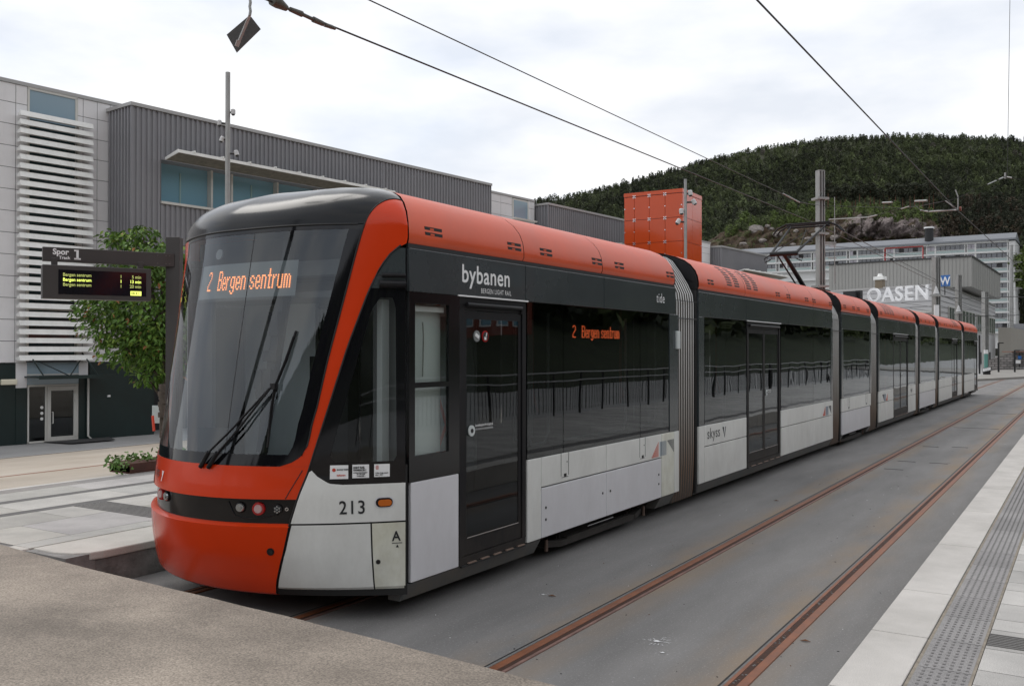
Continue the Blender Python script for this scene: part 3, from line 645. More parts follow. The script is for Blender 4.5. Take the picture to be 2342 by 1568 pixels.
m7 = module(7, 41.42, 46.61, [(41.6, 45.2)], [(41.45, 45.2, .74, 1.02, 0), (41.45, 45.2, .27, .735, 0), (46.4, 46.6, .27, 2.44, 4)], [(41.42, 44), (44, 46.61)], [(41.42, 46.63)], doors=[(45.25, 46.4, 1)], bogie=(42.4, 45.0), slots=(41.9, 43.4, 43.9, 45.3), pill=[(41.42, 41.6)])
for (a, c) in ((10.60, 11.40), (18.74, 19.52), (22.52, 23.42), (29.03, 29.77), (33.11, 33.94), (40.51, 41.42)):
    q = MB(); pr = [(.05, .13), (.035, .22), (.02, .6), (.02, 1.5), (.02, 2.60), (.035, 2.72), (.10, 2.86), (.20, 3.02), (.31, 3.17), (.40, 3.225), (.7, 3.26), (1.4, 3.28)]
    n = 9; rows = []
    a2, c2 = a + .03, c - .06
    for k in range(n * 6 + 1):
        t = k / (n * 6); y = a2 + (c2 - a2) * t; u = (k % 6) / 6 * 2 * math.pi; dd = .030 * (0.5 - 0.5 * math.cos(u)) ** .45
        near = [Vector((XS - d - .045 + dd, y, z)) for d, z in pr]; far = [Vector((XF + d + .045 - dd, y, z)) for d, z in pr][::-1]; rows.append(near + far)
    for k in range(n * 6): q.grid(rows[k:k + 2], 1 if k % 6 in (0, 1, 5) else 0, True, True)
    bl = q.build('bellows', [BELL, BELL_SHADE], tram)
    q = MB(); q.tube([(XS - .005, a + .04, 2.40), (XS - .005, c - .06, 2.40)], .007, 6); q.tube([(XS - .005, a + .04, 2.62), (XS - .005, c - .06, 2.62)], .004, 6)
    q.box(XF + .02, XS - .025, c - .055, c, .16, 2.78, 0); q.build('clamp_strip', [RUBBER], bl)
for y0_, y1_ in ((7.32, 7.70), (9.70, 10.28), (7.95, 9.45)):
    q = MB(); pts_ = [(XS - .13, y0_, 2.36), (XS - .13, y0_, 1.22), (XS - .13, y0_ + .07, 1.12), (XS - .13, y1_ - .07, 1.12), (XS - .13, y1_, 1.22), (XS - .13, y1_, 2.36)]; q.tube(pts_, .014, 6); q.build('inner_window_frame', [INTL], m1)
q = MB(); q.box(XS - .30, XS - .285, 7.34, 7.68, 1.16, 2.3, 0); q.build('draught_screen', [INTL], m1)
# seats and red grab poles behind the glass
for mod, ys in ((m1, (7.6, 8.5, 9.4)), (m2, (11.9, 12.7, 15.7, 16.5, 17.4))):
    for y in ys:
        q = MB(); q.box(XS - .75, XS - .28, y, y + .42, .70, .80, 0); q.box(XS - .75, XS - .28, y + .40, y + .48, .75, 1.38, 0); q.box(XS - .6, XS - .45, y + .1, y + .3, .34, .7, 1); q.build('passenger_seat', [SEATM, INT], mod, bevel=.03)
for mod, ys in ((m1, (6.5, 8.1, 10.2)), (m2, (13.6, 14.9, 17.0)), (m4, (25.6, 27.4))):
    for y in ys:
        q = MB(); q.tube([(XS - .55, y, .34), (XS - .55, y, 2.6)], .018, 8); q.tube([(XS - .55, y, 1.15), (XS - .50, y + .05, 1.35), (XS - .55, y, 1.6)], .014, 6); q.build('grab_pole', [POLE], mod)
# pantograph on the third module
PB = mat('pantograph_black', (.012, .012, .013), .55, spec=.3)
q = MB(); q.box(XC - .5, XC + .5, 21.2, 22.5, 3.30, 3.42, 0)
pan = q.build('pantograph', [PB], tram)
K = Vector((XC, 20.35, 4.13)); Hd = Vector((XC, 22.45, 5.03))
q = MB(); q.tube([(XC, 22.3, 3.40), (XC, 21.3, 3.78), K], .055, 10, r2=.045); q.tube([(XC - .12, 22.3, 3.36), K + Vector((-.12, 0, -.06))], .018, 8); q.build('lower_arm', [PB], pan)
q = MB(); q.tube([K + Vector((-.30, 0, 0)), K + Vector((.30, 0, 0))], .05, 8)
for s_ in (-1, 1):
    q.tube([K + Vector((s_ * .27, 0, .02)), Hd + Vector((s_ * .42, 0, -.05))], .030, 8, r2=.02); q.tube([K + Vector((s_ * .30, 0, -.02)), Hd + Vector((-s_ * .05, 0, -.12))], .008, 6)
    q.tube([K + Vector((s_ * .30, -.02, -.02)), K + Vector((s_ * .42, -.05, -.10)), K + Vector((s_ * .40, -.05, -.18)), K + Vector((s_ * .28, -.03, -.12))], .014, 6)
q.build('upper_arm', [PB], pan)
q = MB()
for dy in (-.14, .14):
    q.tube([Hd + Vector((-.80, dy, -.22)), Hd + Vector((-.70, dy, -.10)), Hd + Vector((-.50, dy, 0)), Hd + Vector((.50, dy, 0)), Hd + Vector((.70, dy, -.10)), Hd + Vector((.80, dy, -.22))], .022, 7)
q.tube([Hd + Vector((-.5, 0, -.07)), Hd + Vector((.5, 0, -.07))], .022, 8)
for s_ in (-1, 1): q.beam(Hd + Vector((s_ * .45, -.16, -.03)), Hd + Vector((s_ * .45, .16, -.03)), .015, .03)
q.build('contact_head', [PB], pan)
# ================================================================== GROUND
def m_track():
    m = bpy.data.materials.new('track_concrete'); m.use_nodes = True; nt = m.node_tree; N = nt.nodes; L = nt.links; p = N['Principled BSDF']
    tc = N.new('ShaderNodeTexCoord'); o = tc.outputs['Object']
    def noise(sc_, det=5, vec=None, ro=.6):
        n = N.new('ShaderNodeTexNoise'); n.inputs['Scale'].default_value = sc_; n.inputs['Detail'].default_value = det; n.inputs['Roughness'].default_value = ro; L.new(vec or o, n.inputs[0]); return n.outputs[0]
    def ramp(src, p0, c0, p1, c1):
        r = N.new('ShaderNodeValToRGB'); e = r.color_ramp.elements; e[0].position = p0; e[0].color = (*c0, 1); e[1].position = p1; e[1].color = (*c1, 1); L.new(src, r.inputs[0]); return r.outputs[0]
    def mix(f, a, b, mode='MIX'):
        x = N.new('ShaderNodeMix'); x.data_type = 'RGBA'; x.blend_type = mode
        if isinstance(f, float): x.inputs[0].default_value = f
        else: L.new(f, x.inputs[0])
        L.new(a, x.inputs[6]); L.new(b, x.inputs[7]); return x.outputs[2]
    mp = N.new('ShaderNodeMapping'); mp.inputs['Scale'].default_value = (1.6, .35, 1); L.new(o, mp.inputs[0])
    base = ramp(noise(1.1, 7, mp.outputs[0]), .3, (.150, .145, .140), .7, (.232, .224, .217))
    sp = ramp(noise(60, 4, None, .85), .58, (0, 0, 0), .72, (1, 1, 1)); g = N.new('ShaderNodeRGB'); g.outputs[0].default_value = (.55, .54, .52, 1)
    c = mix(sp, base, g.outputs[0])
    sp2 = ramp(noise(55, 4, None, .8), .34, (1, 1, 1), .42, (0, 0, 0)); g2 = N.new('ShaderNodeRGB'); g2.outputs[0].default_value = (.10, .095, .09, 1)
    m2 = N.new('ShaderNodeMath'); m2.operation = 'MULTIPLY'; m2.inputs[1].default_value = .5; L.new(sp2, m2.inputs[0]); c = mix(m2.outputs[0], c, g2.outputs[0])
    # rust washed out of the rails: distance to the four rails of the two tracks
    sx = N.new('ShaderNodeSeparateXYZ'); L.new(o, sx.inputs[0]); tot = None
    for xr, wd, am in ((-3.15, .42, 1.0), (-1.83, .40, .9), (-4.98, .3, .7)):
        a = N.new('ShaderNodeMath'); a.operation = 'SUBTRACT'; a.inputs[1].default_value = xr - .06; L.new(sx.outputs[0], a.inputs[0])
        b = N.new('ShaderNodeMath'); b.operation = 'ABSOLUTE'; L.new(a.outputs[0], b.inputs[0])
        r = N.new('ShaderNodeMapRange'); r.inputs[1].default_value = 0; r.inputs[2].default_value = wd; r.inputs[3].default_value = am; r.inputs[4].default_value = 0; L.new(b.outputs[0], r.inputs[0])
        if tot is None: tot = r.outputs[0]
        else:
            q = N.new('ShaderNodeMath'); q.operation = 'MAXIMUM'; L.new(tot, q.inputs[0]); L.new(r.outputs[0], q.inputs[1]); tot = q.outputs[0]
    mp2 = N.new('ShaderNodeMapping'); mp2.inputs['Scale'].default_value = (1.0, .28, 1); L.new(o, mp2.inputs[0])
    rn = ramp(noise(1.5, 6, mp2.outputs[0]), .38, (0, 0, 0), .60, (1, 1, 1))
    q = N.new('ShaderNodeMath'); q.operation = 'MULTIPLY'; L.new(tot, q.inputs[0]); L.new(rn, q.inputs[1])
    q2 = N.new('ShaderNodeMath'); q2.operation = 'MULTIPLY'; q2.inputs[1].default_value = .8; L.new(q.outputs[0], q2.inputs[0])
    rust = N.new('ShaderNodeRGB'); rust.outputs[0].default_value = (.30, .205, .115, 1); c = mix(q2.outputs[0], c, rust.outputs[0])
    L.new(c, p.inputs['Base Color']); p.inputs['Roughness'].default_value = .78
    b = N.new('ShaderNodeBump'); b.inputs['Strength'].default_value = .35; b.inputs['Distance'].default_value = .006; L.new(noise(180, 3), b.inputs['Height']); L.new(b.outputs[0], p.inputs['Normal'])
    return m
TRACKM = m_track()
def stone(name, c, c2, sp=200, amt=.5, sc_=1.6, rough=.8, big=.93):
    m = bpy.data.materials.new(name); m.use_nodes = True; nt = m.node_tree; N = nt.nodes; L = nt.links; p = N['Principled BSDF']
    tc = N.new('ShaderNodeTexCoord'); oi = N.new('ShaderNodeObjectInfo')
    n = N.new('ShaderNodeTexNoise'); n.inputs['Scale'].default_value = sc_; n.inputs['Detail'].default_value = 8; n.inputs['Roughness'].default_value = .65; L.new(tc.outputs['Object'], n.inputs[0])
    r = N.new('ShaderNodeValToRGB'); e = r.color_ramp.elements; e[0].position = .32; e[0].color = (*c2, 1); e[1].position = .66; e[1].color = (*c, 1); L.new(n.outputs[0], r.inputs[0])
    v = N.new('ShaderNodeTexNoise'); v.inputs['Scale'].default_value = sp; v.inputs['Detail'].default_value = 3; v.inputs['Roughness'].default_value = .75; L.new(tc.outputs['Object'], v.inputs[0])
    r2 = N.new('ShaderNodeValToRGB'); e = r2.color_ramp.elements; e[0].position = .36; e[0].color = (1 - amt, 1 - amt, 1 - amt, 1); e[1].position = .64; e[1].color = (1 + amt * .3,) * 3 + (1,); L.new(v.outputs[0], r2.inputs[0])
    x = N.new('ShaderNodeMix'); x.data_type = 'RGBA'; x.blend_type = 'MULTIPLY'; x.inputs[0].default_value = 1; L.new(r.outputs[0], x.inputs[6]); L.new(r2.outputs[0], x.inputs[7])
    at_ = N.new('ShaderNodeAttribute'); at_.attribute_name = 'tone'
    x2 = N.new('ShaderNodeMix'); x2.data_type = 'RGBA'; x2.blend_type = 'MULTIPLY'; x2.inputs[0].default_value = 1; L.new(x.outputs[2], x2.inputs[6]); L.new(at_.outputs[0], x2.inputs[7])
    n5 = N.new('ShaderNodeTexNoise'); n5.inputs['Scale'].default_value = sc_ * .33; n5.inputs['Detail'].default_value = 6; n5.inputs['Roughness'].default_value = .7; n5.inputs['Distortion'].default_value = .6; L.new(tc.outputs['Object'], n5.inputs[0])
    r5 = N.new('ShaderNodeMapRange'); r5.inputs[1].default_value = .36; r5.inputs[2].default_value = .56; r5.inputs[3].default_value = big; r5.inputs[4].default_value = 1.04; L.new(n5.outputs[0], r5.inputs[0])
    x5 = N.new('ShaderNodeMix'); x5.data_type = 'RGBA'; x5.blend_type = 'MULTIPLY'; x5.inputs[0].default_value = 1; L.new(x2.outputs[2], x5.inputs[6]); L.new(r5.outputs[0], x5.inputs[7]); x2 = x5
    L.new(x2.outputs[2], p.inputs['Base Color']); p.inputs['Roughness'].default_value = rough
    b = N.new('ShaderNodeBump'); b.inputs['Strength'].default_value = .3; b.inputs['Distance'].default_value = .006; L.new(v.outputs[0], b.inputs['Height']); L.new(b.outputs[0], p.inputs['Normal'])
    return m
def tone(o, fn=None):
    me = o.data; a = me.color_attributes.new('tone', 'FLOAT_COLOR', 'CORNER'); i = 0; dat = []
    for p in me.polygons:
        t = fn(p) if fn else (1, 1, 1)
        for _ in p.loop_indices: dat += [t[0], t[1], t[2], 1]
    a.data.foreach_set('color', dat)
GRAN = stone('grey_granite', (.57, .555, .53), (.42, .41, .395), 170, .35)
GRANW = stone('pale_granite', (.64, .615, .59), (.50, .48, .455), 190, .25)
TACT = stone('dark_tactile_stone', (.34, .325, .32), (.27, .26, .255), 170, .4)
SLABM = stone('brown_aggregate_concrete', (.425, .36, .295), (.27, .228, .187), 85, .50, 1.4, big=.70)
SAND = stone('sand_coloured_concrete', (.50, .44, .37), (.40, .335, .265), 60, .12, .5)
PAVE = stone('plaza_paving', (.40, .395, .385), (.32, .315, .31), 60, .15, .4)
RUSTR = mat('rusty_rail', (.25, .088, .036), .48, var=.45, vscale=9, col2=(.17, .058, .024))
RUSTG = mat('rusty_groove', (.055, .020, .010), .8, var=.4, vscale=12)
LIP = mat('rail_lip', (.23, .13, .105), .6, var=.35, vscale=7)
BIT = mat('bitumen_joint', (.012, .012, .012), .7)
JOINT = mat('sandy_joint', (.27, .235, .19), .95, var=.3, vscale=14)
GREYST = mat('grey_filler', (.17, .165, .16), .8, var=.25, vscale=20)

def sm(t): t = max(0, min(1, t)); return t * t * (3 - 2 * t)
def gz(x, y):
    if x < -11.3:
        f = max(0, min(1, (-11.3 - x) / 21.0)); far = sm((y - 70) / 60)
        return (.22 - 1.86 * f) * (1 - far)
    return 0.0
# one ground sheet to the horizon
q = MB(); xs = [-1400, -600, -300, -150, -90, -60, -45, -38, -34, -32.3, -30, -26, -22, -18, -14, -11.31, -11.30, -9, -7, -5, -3, -1, 2, 6, 20, 60, 200, 600, 1400]; ys = [-900, -300, -100, -40, -15, -5, 0, 5, 10, 15, 20, 30, 40, 50, 60, 70, 80, 90, 100, 115, 130, 200, 400, 900, 1600]
q.grid([[Vector((x, y, gz(x, y) - .015)) for x in xs] for y in ys], 0, False)
g = q.build('ground', [PAVE]); tag(g, kind='structure'); tone(g)
q = MB(); q.box(-7.14, -1.12, -.5, 130, -.35, .0, 0); tb = q.build('track_bed', [TRACKM]); tag(tb, kind='structure')
# sand coloured track lane left of the island platform
q = MB(); rows = []
for y in [-6 + 4 * i for i in range(26)]: rows.append([Vector((x, y, gz(x, y) + .006)) for x in (-27.5, -23, -20.5, -18, -16, -14, -12.5, -11.32)])
q.grid(rows, 0, False); sl_ = q.build('tram_lane', [SAND]); tag(sl_, kind='structure'); tone(sl_)
def onsheet(vx, vy):
    r = ray(vx, vy); lo, hi = 3, 200
    for _ in range(50):
        t = (lo + hi) / 2
        if H + r[2] * t > gz(r[0] * t, r[1] * t): lo = t
        else: hi = t
    return Vector((r[0] * lo, r[1] * lo, gz(r[0] * lo, r[1] * lo)))
def lane_line(name, v0, v1, wd, m, label, z=.012, cat='rail'):
    a, b = onsheet(*v0), onsheet(*v1); d = (b - a).normalized(); a = a - d * 6; b = b + d * 60; q = MB()
    n = 40; pts = []
    for k in range(n + 1):
        p = a + (b - a) * k / n; zz = gz(p.x, p.y); pts.append(Vector((p.x, p.y, zz)))
    side = Vector((d.y, -d.x, 0)).normalized() * wd / 2
    q.grid([[p - side + Vector((0, 0, z)), p + side + Vector((0, 0, z))] for p in pts], 0, False, True)
    q.grid([[p - side + Vector((0, 0, z)), p - side - Vector((0, 0, .03))] for p in pts], 0, False); q.grid([[p + side - Vector((0, 0, .03)), p + side + Vector((0, 0, z))] for p in pts], 0, False)
    return tag(q.build(name, [m]), label, cat)
lane_line('rail', (0, 1091.6), (290, 1057.5), .10, RUSTR, 'rusty rail in the sand coloured lane, in front of the green building base')
lane_line('drain_channel', (0, 1049.5), (362, 1013), .07, BIT, 'thin dark drain line at the far edge of the sand coloured lane', cat='drain')
# rails of the two tracks: each rail one thing made of head, groove and lip
def rail(xg, y0, y1, label, side):
    e = empty('rail', (xg, y0, 0), label, 'rail', 'rails sunk flush in the grey track bed')
    hx = xg - side * .050 
    q = MB(); q.box(hx - .030, hx + .030, y0, y1, -.1, .010, 0); q.build('rail_head', [RUSTR], e, bevel=.006)
    q = MB(); q.box(xg - .020, xg + .020, y0, y1, -.1, .0035, 0); q.build('groove', [RUSTG], e)
    lx = xg + side * .034; q = MB(); q.box(lx - .012, lx + .012, y0, y1, -.1, .008, 0); q.build('lip', [LIP if side > 0 else RUSTR], e)
    q = MB(); jl = xg - (.118 if side > 0 else .072); q.box(jl - .006, jl + .006, y0, y1, -.1, .0045, 0); q.box(jl + .006, xg - side * .019 - (.073 if side > 0 else .03) , y0, y1, -.1, .003, 1); q.build('joint_strip', [BIT, GREYST], e)
    return e
rail(-3.13, -1, 112, 'long rusty rail nearest the tram on the empty track', 1)
rail(-1.81, -1, 112, 'long rusty rail nearest the pale platform edge', -1)
rail(-4.98, -1, 112, 'rusty rail partly hidden under the near side of the tram', 1)
rail(-6.32, -1, 112, 'rusty rail under the tram along the left platform', -1)
# foreground slab the viewer stands on
q = MB(); edge = [(-16.0, 4.86), (-7.47, 4.13), (-6.10, 4.01), (-3.84, 3.90), (-2.04, 3.765), (-.2, 3.62), (1.2, 3.5)]
e2 = []
for i in range(len(edge) - 1):
    for k in range(14):
        t = k / 14; x = edge[i][0] + (edge[i + 1][0] - edge[i][0]) * t; y = edge[i][1] + (edge[i + 1][1] - edge[i][1]) * t
        e2.append((x, y + .002 * math.sin(x * 9.1) + .002 * math.sin(x * 31)))
e2.append(edge[-1])
rows = [[Vector((x, y, .43)) for x, y in e2], [Vector((x, y - .03, .45)) for x, y in e2]] + [[Vector((x, y - (y + 6) * k / 6 * .99 - .03, .45)) for x, y in e2] for k in (1, 2, 3, 4, 5, 6)]
q.grid(rows[::-1], 0, False, False); q.grid([[Vector((x, y, -.2)) for x, y in e2], rows[0]], 0, False, True)
fs = q.build('concrete_slab', [SLABM]); tag(fs, kind='structure'); tone(fs)
# ------------------------------------------------ right platform
q = MB()
def stones(mb, x0, x1, ys, z0, z1, gap=.006, m=0):
    for a, b in zip(ys[:-1], ys[1:]): mb.box(x0 + gap, x1 - gap, a + gap, b - gap, z0, z1, m)
rp = empty('platform', (0, 20, 0)); tag(rp, kind='structure')
ys_edge = [3.85, 4.85, 5.95, 7.08, 8.9, 10.9, 12.8, 14.7, 16.6, 18.5]; 
while ys_edge[-1] < 66: ys_edge.append(ys_edge[-1] + 1.9)
q = MB(); q.box(-1.125, 3.4, -2, 66, -.05, .28, 0); q.build('platform_base', [JOINT], rp)
q = MB(); stones(q, -1.14, -.81, ys_edge, .0, .30); o = q.build('edge_stones', [GRANW], rp, bevel=.005); tone(o, lambda p: (lambda k: (k, k * .99, k * .97))(.93 + .10 * ((p.center.y * 7.13) % 1)))
ty = [4.85 + .56 * i for i in range(105)]
q = MB(); stones(q, -.797, -.526, ty, .2, .297, .004)
o = q.build('tactile_strip', [TACT], rp); tone(o, lambda p: (lambda k: (k, k, k))(.9 + .2 * ((math.floor(p.center.y / .56) * .37) % 1)))
q = MB()
for i in range(0, 420):
    y = 4.88 + i * .056
    for k in range(6): x = -.765 + k * .040 + .003; q.box(x, x + .014, y, y + .020, .297, .3005, 0)
o = q.build('tactile_studs', [TACT], rp); o['kind'] = 'stuff'; tone(o, lambda p: (.70, .70, .70))
q = MB(); yy = [2.2]
while yy[-1] < 66: yy.append(yy[-1] + (.42 if len(yy) % 3 else .26))
for ci, (a, b) in enumerate(((-.515, .1), (.1, .9), (.9, 1.7), (1.7, 2.5), (2.5, 3.4))):
    y2 = [v + .13 * ((ci * 1.7) % 2) for v in yy]; stones(q, a, b, y2, .2, .30, .005)
o = q.build('paving_slabs', [GRAN], rp, bevel=0); tone(o, lambda p: (lambda k: (k, k * .99, k * .98))(.86 + .28 * ((math.floor(p.center.y * 3.1) * .619 + math.floor(p.center.x * 1.9) * .37) % 1)))
q = MB(); q.box(-.81, -.785, 2, 66, .1, .296, 0); q.box(-.535, -.515, 2, 66, .1, .296, 0); q.build('sandy_joints', [JOINT], rp)
q = MB()
for k in range(8): q.box(-.51, 2.0, 5.98 + k * .034, 5.995 + k * .034, .29, .304, 0)
q.build('guide_strip', [mat('ribbed_guide', (.11, .105, .10), .7)], rp)
# ------------------------------------------------ left island platform
lp = empty('platform', (-9, 20, 0)); tag(lp, kind='structure')
q = MB(); q.box(-11.30, -7.16, 4.5, 66, -.05, .285, 0); q.box(-16.3, -11.30, 4.5, 4.52, -.1, .1, 0); q.build('platform_base', [mat('platform_side_concrete', (.28, .27, .26), .85, var=.4, vscale=3, bump=.3)], lp)
q = MB(); q.prism([(-7.13, 4.83, 0), (-7.13, 5.9, 0), (-7.73, 5.9, 0), (-7.73, 4.56, 0), (-7.42, 4.56, 0), (-7.25, 4.62, 0), (-7.155, 4.72, 0)], (0, 0, .07), 0)
q.v = [(x, y, z + .23) for x, y, z in q.v]
q.box(-7.98, -7.745, 4.44, 4.56, .0, .298, 0)
stones(q, -7.73, -7.13, [5.9 + 1.9 * i for i in range(32)], .23, .30)
o = q.build('edge_stones', [GRANW], lp, bevel=.012); tone(o, lambda p: (1, .985, .94) if p.center.y < 6 else (.95, .95, .93))
q = MB(); q.prism([(-7.145, 4.85, 0), (-7.145, 66, 0), (-7.47, 66, 0), (-7.47, 4.58, 0), (-7.36, 4.58, 0), (-7.23, 4.64, 0), (-7.165, 4.74, 0)], (0, 0, .228), 0); q.build('platform_wall', [mat('wall_shade_and_dirt', (.21, .20, .19), .9, var=.5, vscale=5, bump=.5, bscale=40)], lp)  # stone side darkened in colour for shading as well as dirt
q = MB(); cols = [-7.74, -7.99, -8.80, -9.44, -9.60, -10.22, -10.38, -10.95, -11.2]
stripe = {3: 1, 5: 1, 7: 2}
for ci in range(len(cols) - 1):
    x1, x0 = cols[ci], cols[ci + 1]; m = 0
    if ci in (4,): m = 0
    if ci == 0: m = 0
    if ci == 3: m = 1
    if ci == 5: m = 1
    if ci == 7: m = 2
    L_ = 1.35 if m == 0 else 2.2; y = 4.54 + .0 + (ci * .53 % 1.1)
    q.box(x0 + .005, x1 - .005, 4.54, y - .004, .2, .30, m)
    while y < 64: q.box(x0 + .005, x1 - .005, y + .004, y + L_ - .004, .2, .30, m); y += L_
for k in range(9): q.box(-9.43, -7.76, 6.02 + k * .045, 6.04 + k * .045, .29, .305, 1)
q.box(-11.30, -11.205, 4.54, 64, .1, .302, 3)
o = q.build('paving_slabs', [GRAN, mat('dark_paving_strip', (.135, .13, .125), .8, var=.25, vscale=3), TACT, GRANW], lp)
tone(o, lambda p: (lambda k: (k, k * (1 - .03 * ((p.center.y * 3.3) % 1)), k * (1 - .10 * ((p.center.y * 5.7 + p.center.x * 2.3) % 1))))(.84 + .30 * ((math.floor(p.center.y * 1.1) * .619 + math.floor(p.center.x * 2.9) * .37) % 1)))
for m_ in (TACT, GRANW): pass
# ------------------------------------------------ small marks on the track bed
q = MB()
def splat(c, r, n, seed):
    rr = random.Random(seed); 
    for i in range(n):
        a = rr.random() * 6.28; d = r * rr.random() ** .7; l = r * (.08 + .3 * rr.random()) * .5; w_ = r * .03
        p = Vector((c[0] + d * math.cos(a), c[1] + d * math.sin(a), .004)); u = Vector((math.cos(a + rr.uniform(-.5, .5)), math.sin(a), 0)); v = Vector((-u.y, u.x, 0))
        q.add([p - u * l - v * w_, p + u * l - v * w_ * .3, p + u * l + v * w_ * .3, p - u * l + v * w_], [(0, 1, 2, 3)], 0)
    q.add([(c[0] + r * .22 * math.cos(k / 12 * 6.28) * (1 + .3 * math.sin(k * 2.2)), c[1] + r * .2 * math.sin(k / 12 * 6.28) * (1 + .3 * math.cos(k * 1.7)), .0045) for k in range(12)], [tuple(range(12))], 0)
def gp(vx, vy, z=0): r = ray(vx, vy); t = (z - H) / r[2]; return (r[0] * t, r[1] * t)
WHT = mat('white_splash', (.75, .75, .75), .7)
splat(gp(1502, 1466), .10, 22, 1); splat(gp(1515, 1492), .06, 4, 5); o = q.build('bird_dropping', [WHT]); tag(o, 'large white starry splash between the two rails of the empty track', 'bird dropping', 'white bird droppings on the track bed')
for i, (p, lab) in enumerate((((1242, 1359), 'small white splash just left of the nearer rusty rail, beside the tram'), ((2545 * .4374 * 2.2857 * .9, 1280), None))):
    if lab:
        q = MB(); splat(gp(*p), .06, 5, 8 + i); o = q.build('bird_dropping', [WHT]); tag(o, lab, 'bird dropping', 'white bird droppings on the track bed')
BRN = mat('dry_leaf', (.16, .07, .03), .8)
for (p, lab) in (((1261, 1363), 'tiny brown dry leaf beside the small white splash'), ((1774, 1145), 'brown dry leaf on the bed between tram and nearer rail'), ((2359 * .78, 1466), 'brown dry leaf between the far rusty rail and the pale platform edge'), ((1725, 1346), None)):
    if lab:
        g_ = gp(*p); q = MB(); q.add([(g_[0] - .035, g_[1], .004), (g_[0], g_[1] - .012, .012), (g_[0] + .04, g_[1] + .006, .006), (g_[0], g_[1] + .014, .014)], [(0, 1, 2, 3)], 0); o = q.build('dry_leaf', [BRN], solid=.001); tag(o, lab, 'leaf', 'dry leaves on the track bed')
for (v, lab) in (((2105, 1018), 0), ((2135, 1001), 0), ((2190, 976), 0), ((2310, 1018), 1), ((2325, 1000), 1)):
    g_ = gp(v[0] * .987, v[1]); 
q = MB(); rr = random.Random(21)
for i in range(200):
    x = rr.uniform(-4.3, -1.2); y = 4 + 26 * rr.random() ** 1.8; s = rr.uniform(.002, .006); q.obox((x, y, s * .3), (math.cos(i), math.sin(i), 0), (-math.sin(i), math.cos(i), 0), (0, 0, 1), s * rr.uniform(.5, 1.6), s * .5, s * .4, 0 if rr.random() < .55 else (1 if rr.random() < .6 else 2))
for i in range(220):
    y = 3.9 + 12 * rr.random() ** 1.5; x = -1.81 + rr.uniform(-.02, .02); s = rr.uniform(.003, .007); q.obox((x, y, .004), (1, 0, 0), (0, 1, 0), (0, 0, 1), s, s, s * .5, 3 if i % 5 else 2)
o = q.build('grit', [BIT, WHT, BRN, GREYST]); tag(o, 'scattered grit and chips on the grey track bed', 'grit', kind='stuff')
# crossing seams in the concrete
q = MB()
for y in (26.5, 33.0, 44): q.box(-3.0, -1.95, y, y + .03, -.02, .004, 0)
for (x, y) in ((-2.95, 16.6), (-2.95, 17.9), (-2.95, 20.9), (-2.12, 17.9), (-2.12, 21.1)): q.box(x - (.0 if x < -2.5 else .3), x + (.3 if x < -2.5 else 0), y, y + .03, -.02, .004, 0)
o = q.build('track_bed_seams', [BIT]); tag(o, kind='structure')
# road beyond, right-hand side ground and kerb at the far bend
q = MB(); pts = [gp(2238, 882), gp(2290, 874), gp(2345, 872), gp(2480, 876), gp(2480, 848), gp(2238, 850)]
kp = [(-6.6, 66), (-4.4, 74), (-2.2, 82), (3, 92), (14, 104), (14, 112), (-8, 108)]
q.prism([(x, y, 0) for x, y in kp], (0, 0, .14), 0); o = q.build('kerb', [mat('far_pavement', (.30, .285, .26), .8, var=.2, vscale=.6)]); tag(o, kind='structure'); tone(o)
# ================================================================== MALL (left and behind the tram)
ANG = R(5.66); MD = Vector((math.sin(ANG), math.cos(ANG), 0)); MN = Vector((MD.y, -MD.x, 0)); MP = Vector((-35.155, 21.468, 0))
def M(a, z, o=0.0): return MP + MD * a + MN * o + Vector((0, 0, z))        # along the facade, height, distance in front
CLAD = mat('light_grey_cladding', (.78, .765, .77), .55, var=.05, vscale=.6)
CORR = mat('dark_corrugated_metal', (.25, .247, .262), .45, metal=.1, var=.08, vscale=.5)
GROOVE = mat('cladding_joint', (.12, .12, .13), .8)
GREENB = mat('dark_green_base', (.008, .022, .021), .35, var=.25, vscale=1.0)
CREAM = mat('cream_metal', (.62, .61, .57), .4, var=.06, vscale=1)
LOUV = mat('white_louvre', (.9, .9, .87), .4, var=.08, vscale=2)
MGLASS = mat('building_blue_glass', (.22, .40, .50), .06, spec=1.0)
MGLASS2 = mat('pale_blue_glass', (.26, .36, .43), .12, spec=1.0)
DGLASS = glass('door_glass', (.25, .30, .30), 1.6)
CAP_ = mat('roof_edge_metal', (.42, .41, .40), .4, metal=.4)
AWN = mat('awning_underside', (.22, .20, .16), .7, var=.3, vscale=5)
mall = empty('mall_building', tuple(M(10, -1.65)), 'long grey mall building with light panels and dark corrugated sections behind the tram', 'building')
def mbox(mb, a0, a1, o0, o1, z0, z1, m=0): mb.obox(M((a0 + a1) / 2, (z0 + z1) / 2, (o0 + o1) / 2), MD, MN, (0, 0, 1), (a1 - a0) / 2, (o1 - o0) / 2, (z1 - z0) / 2, m)
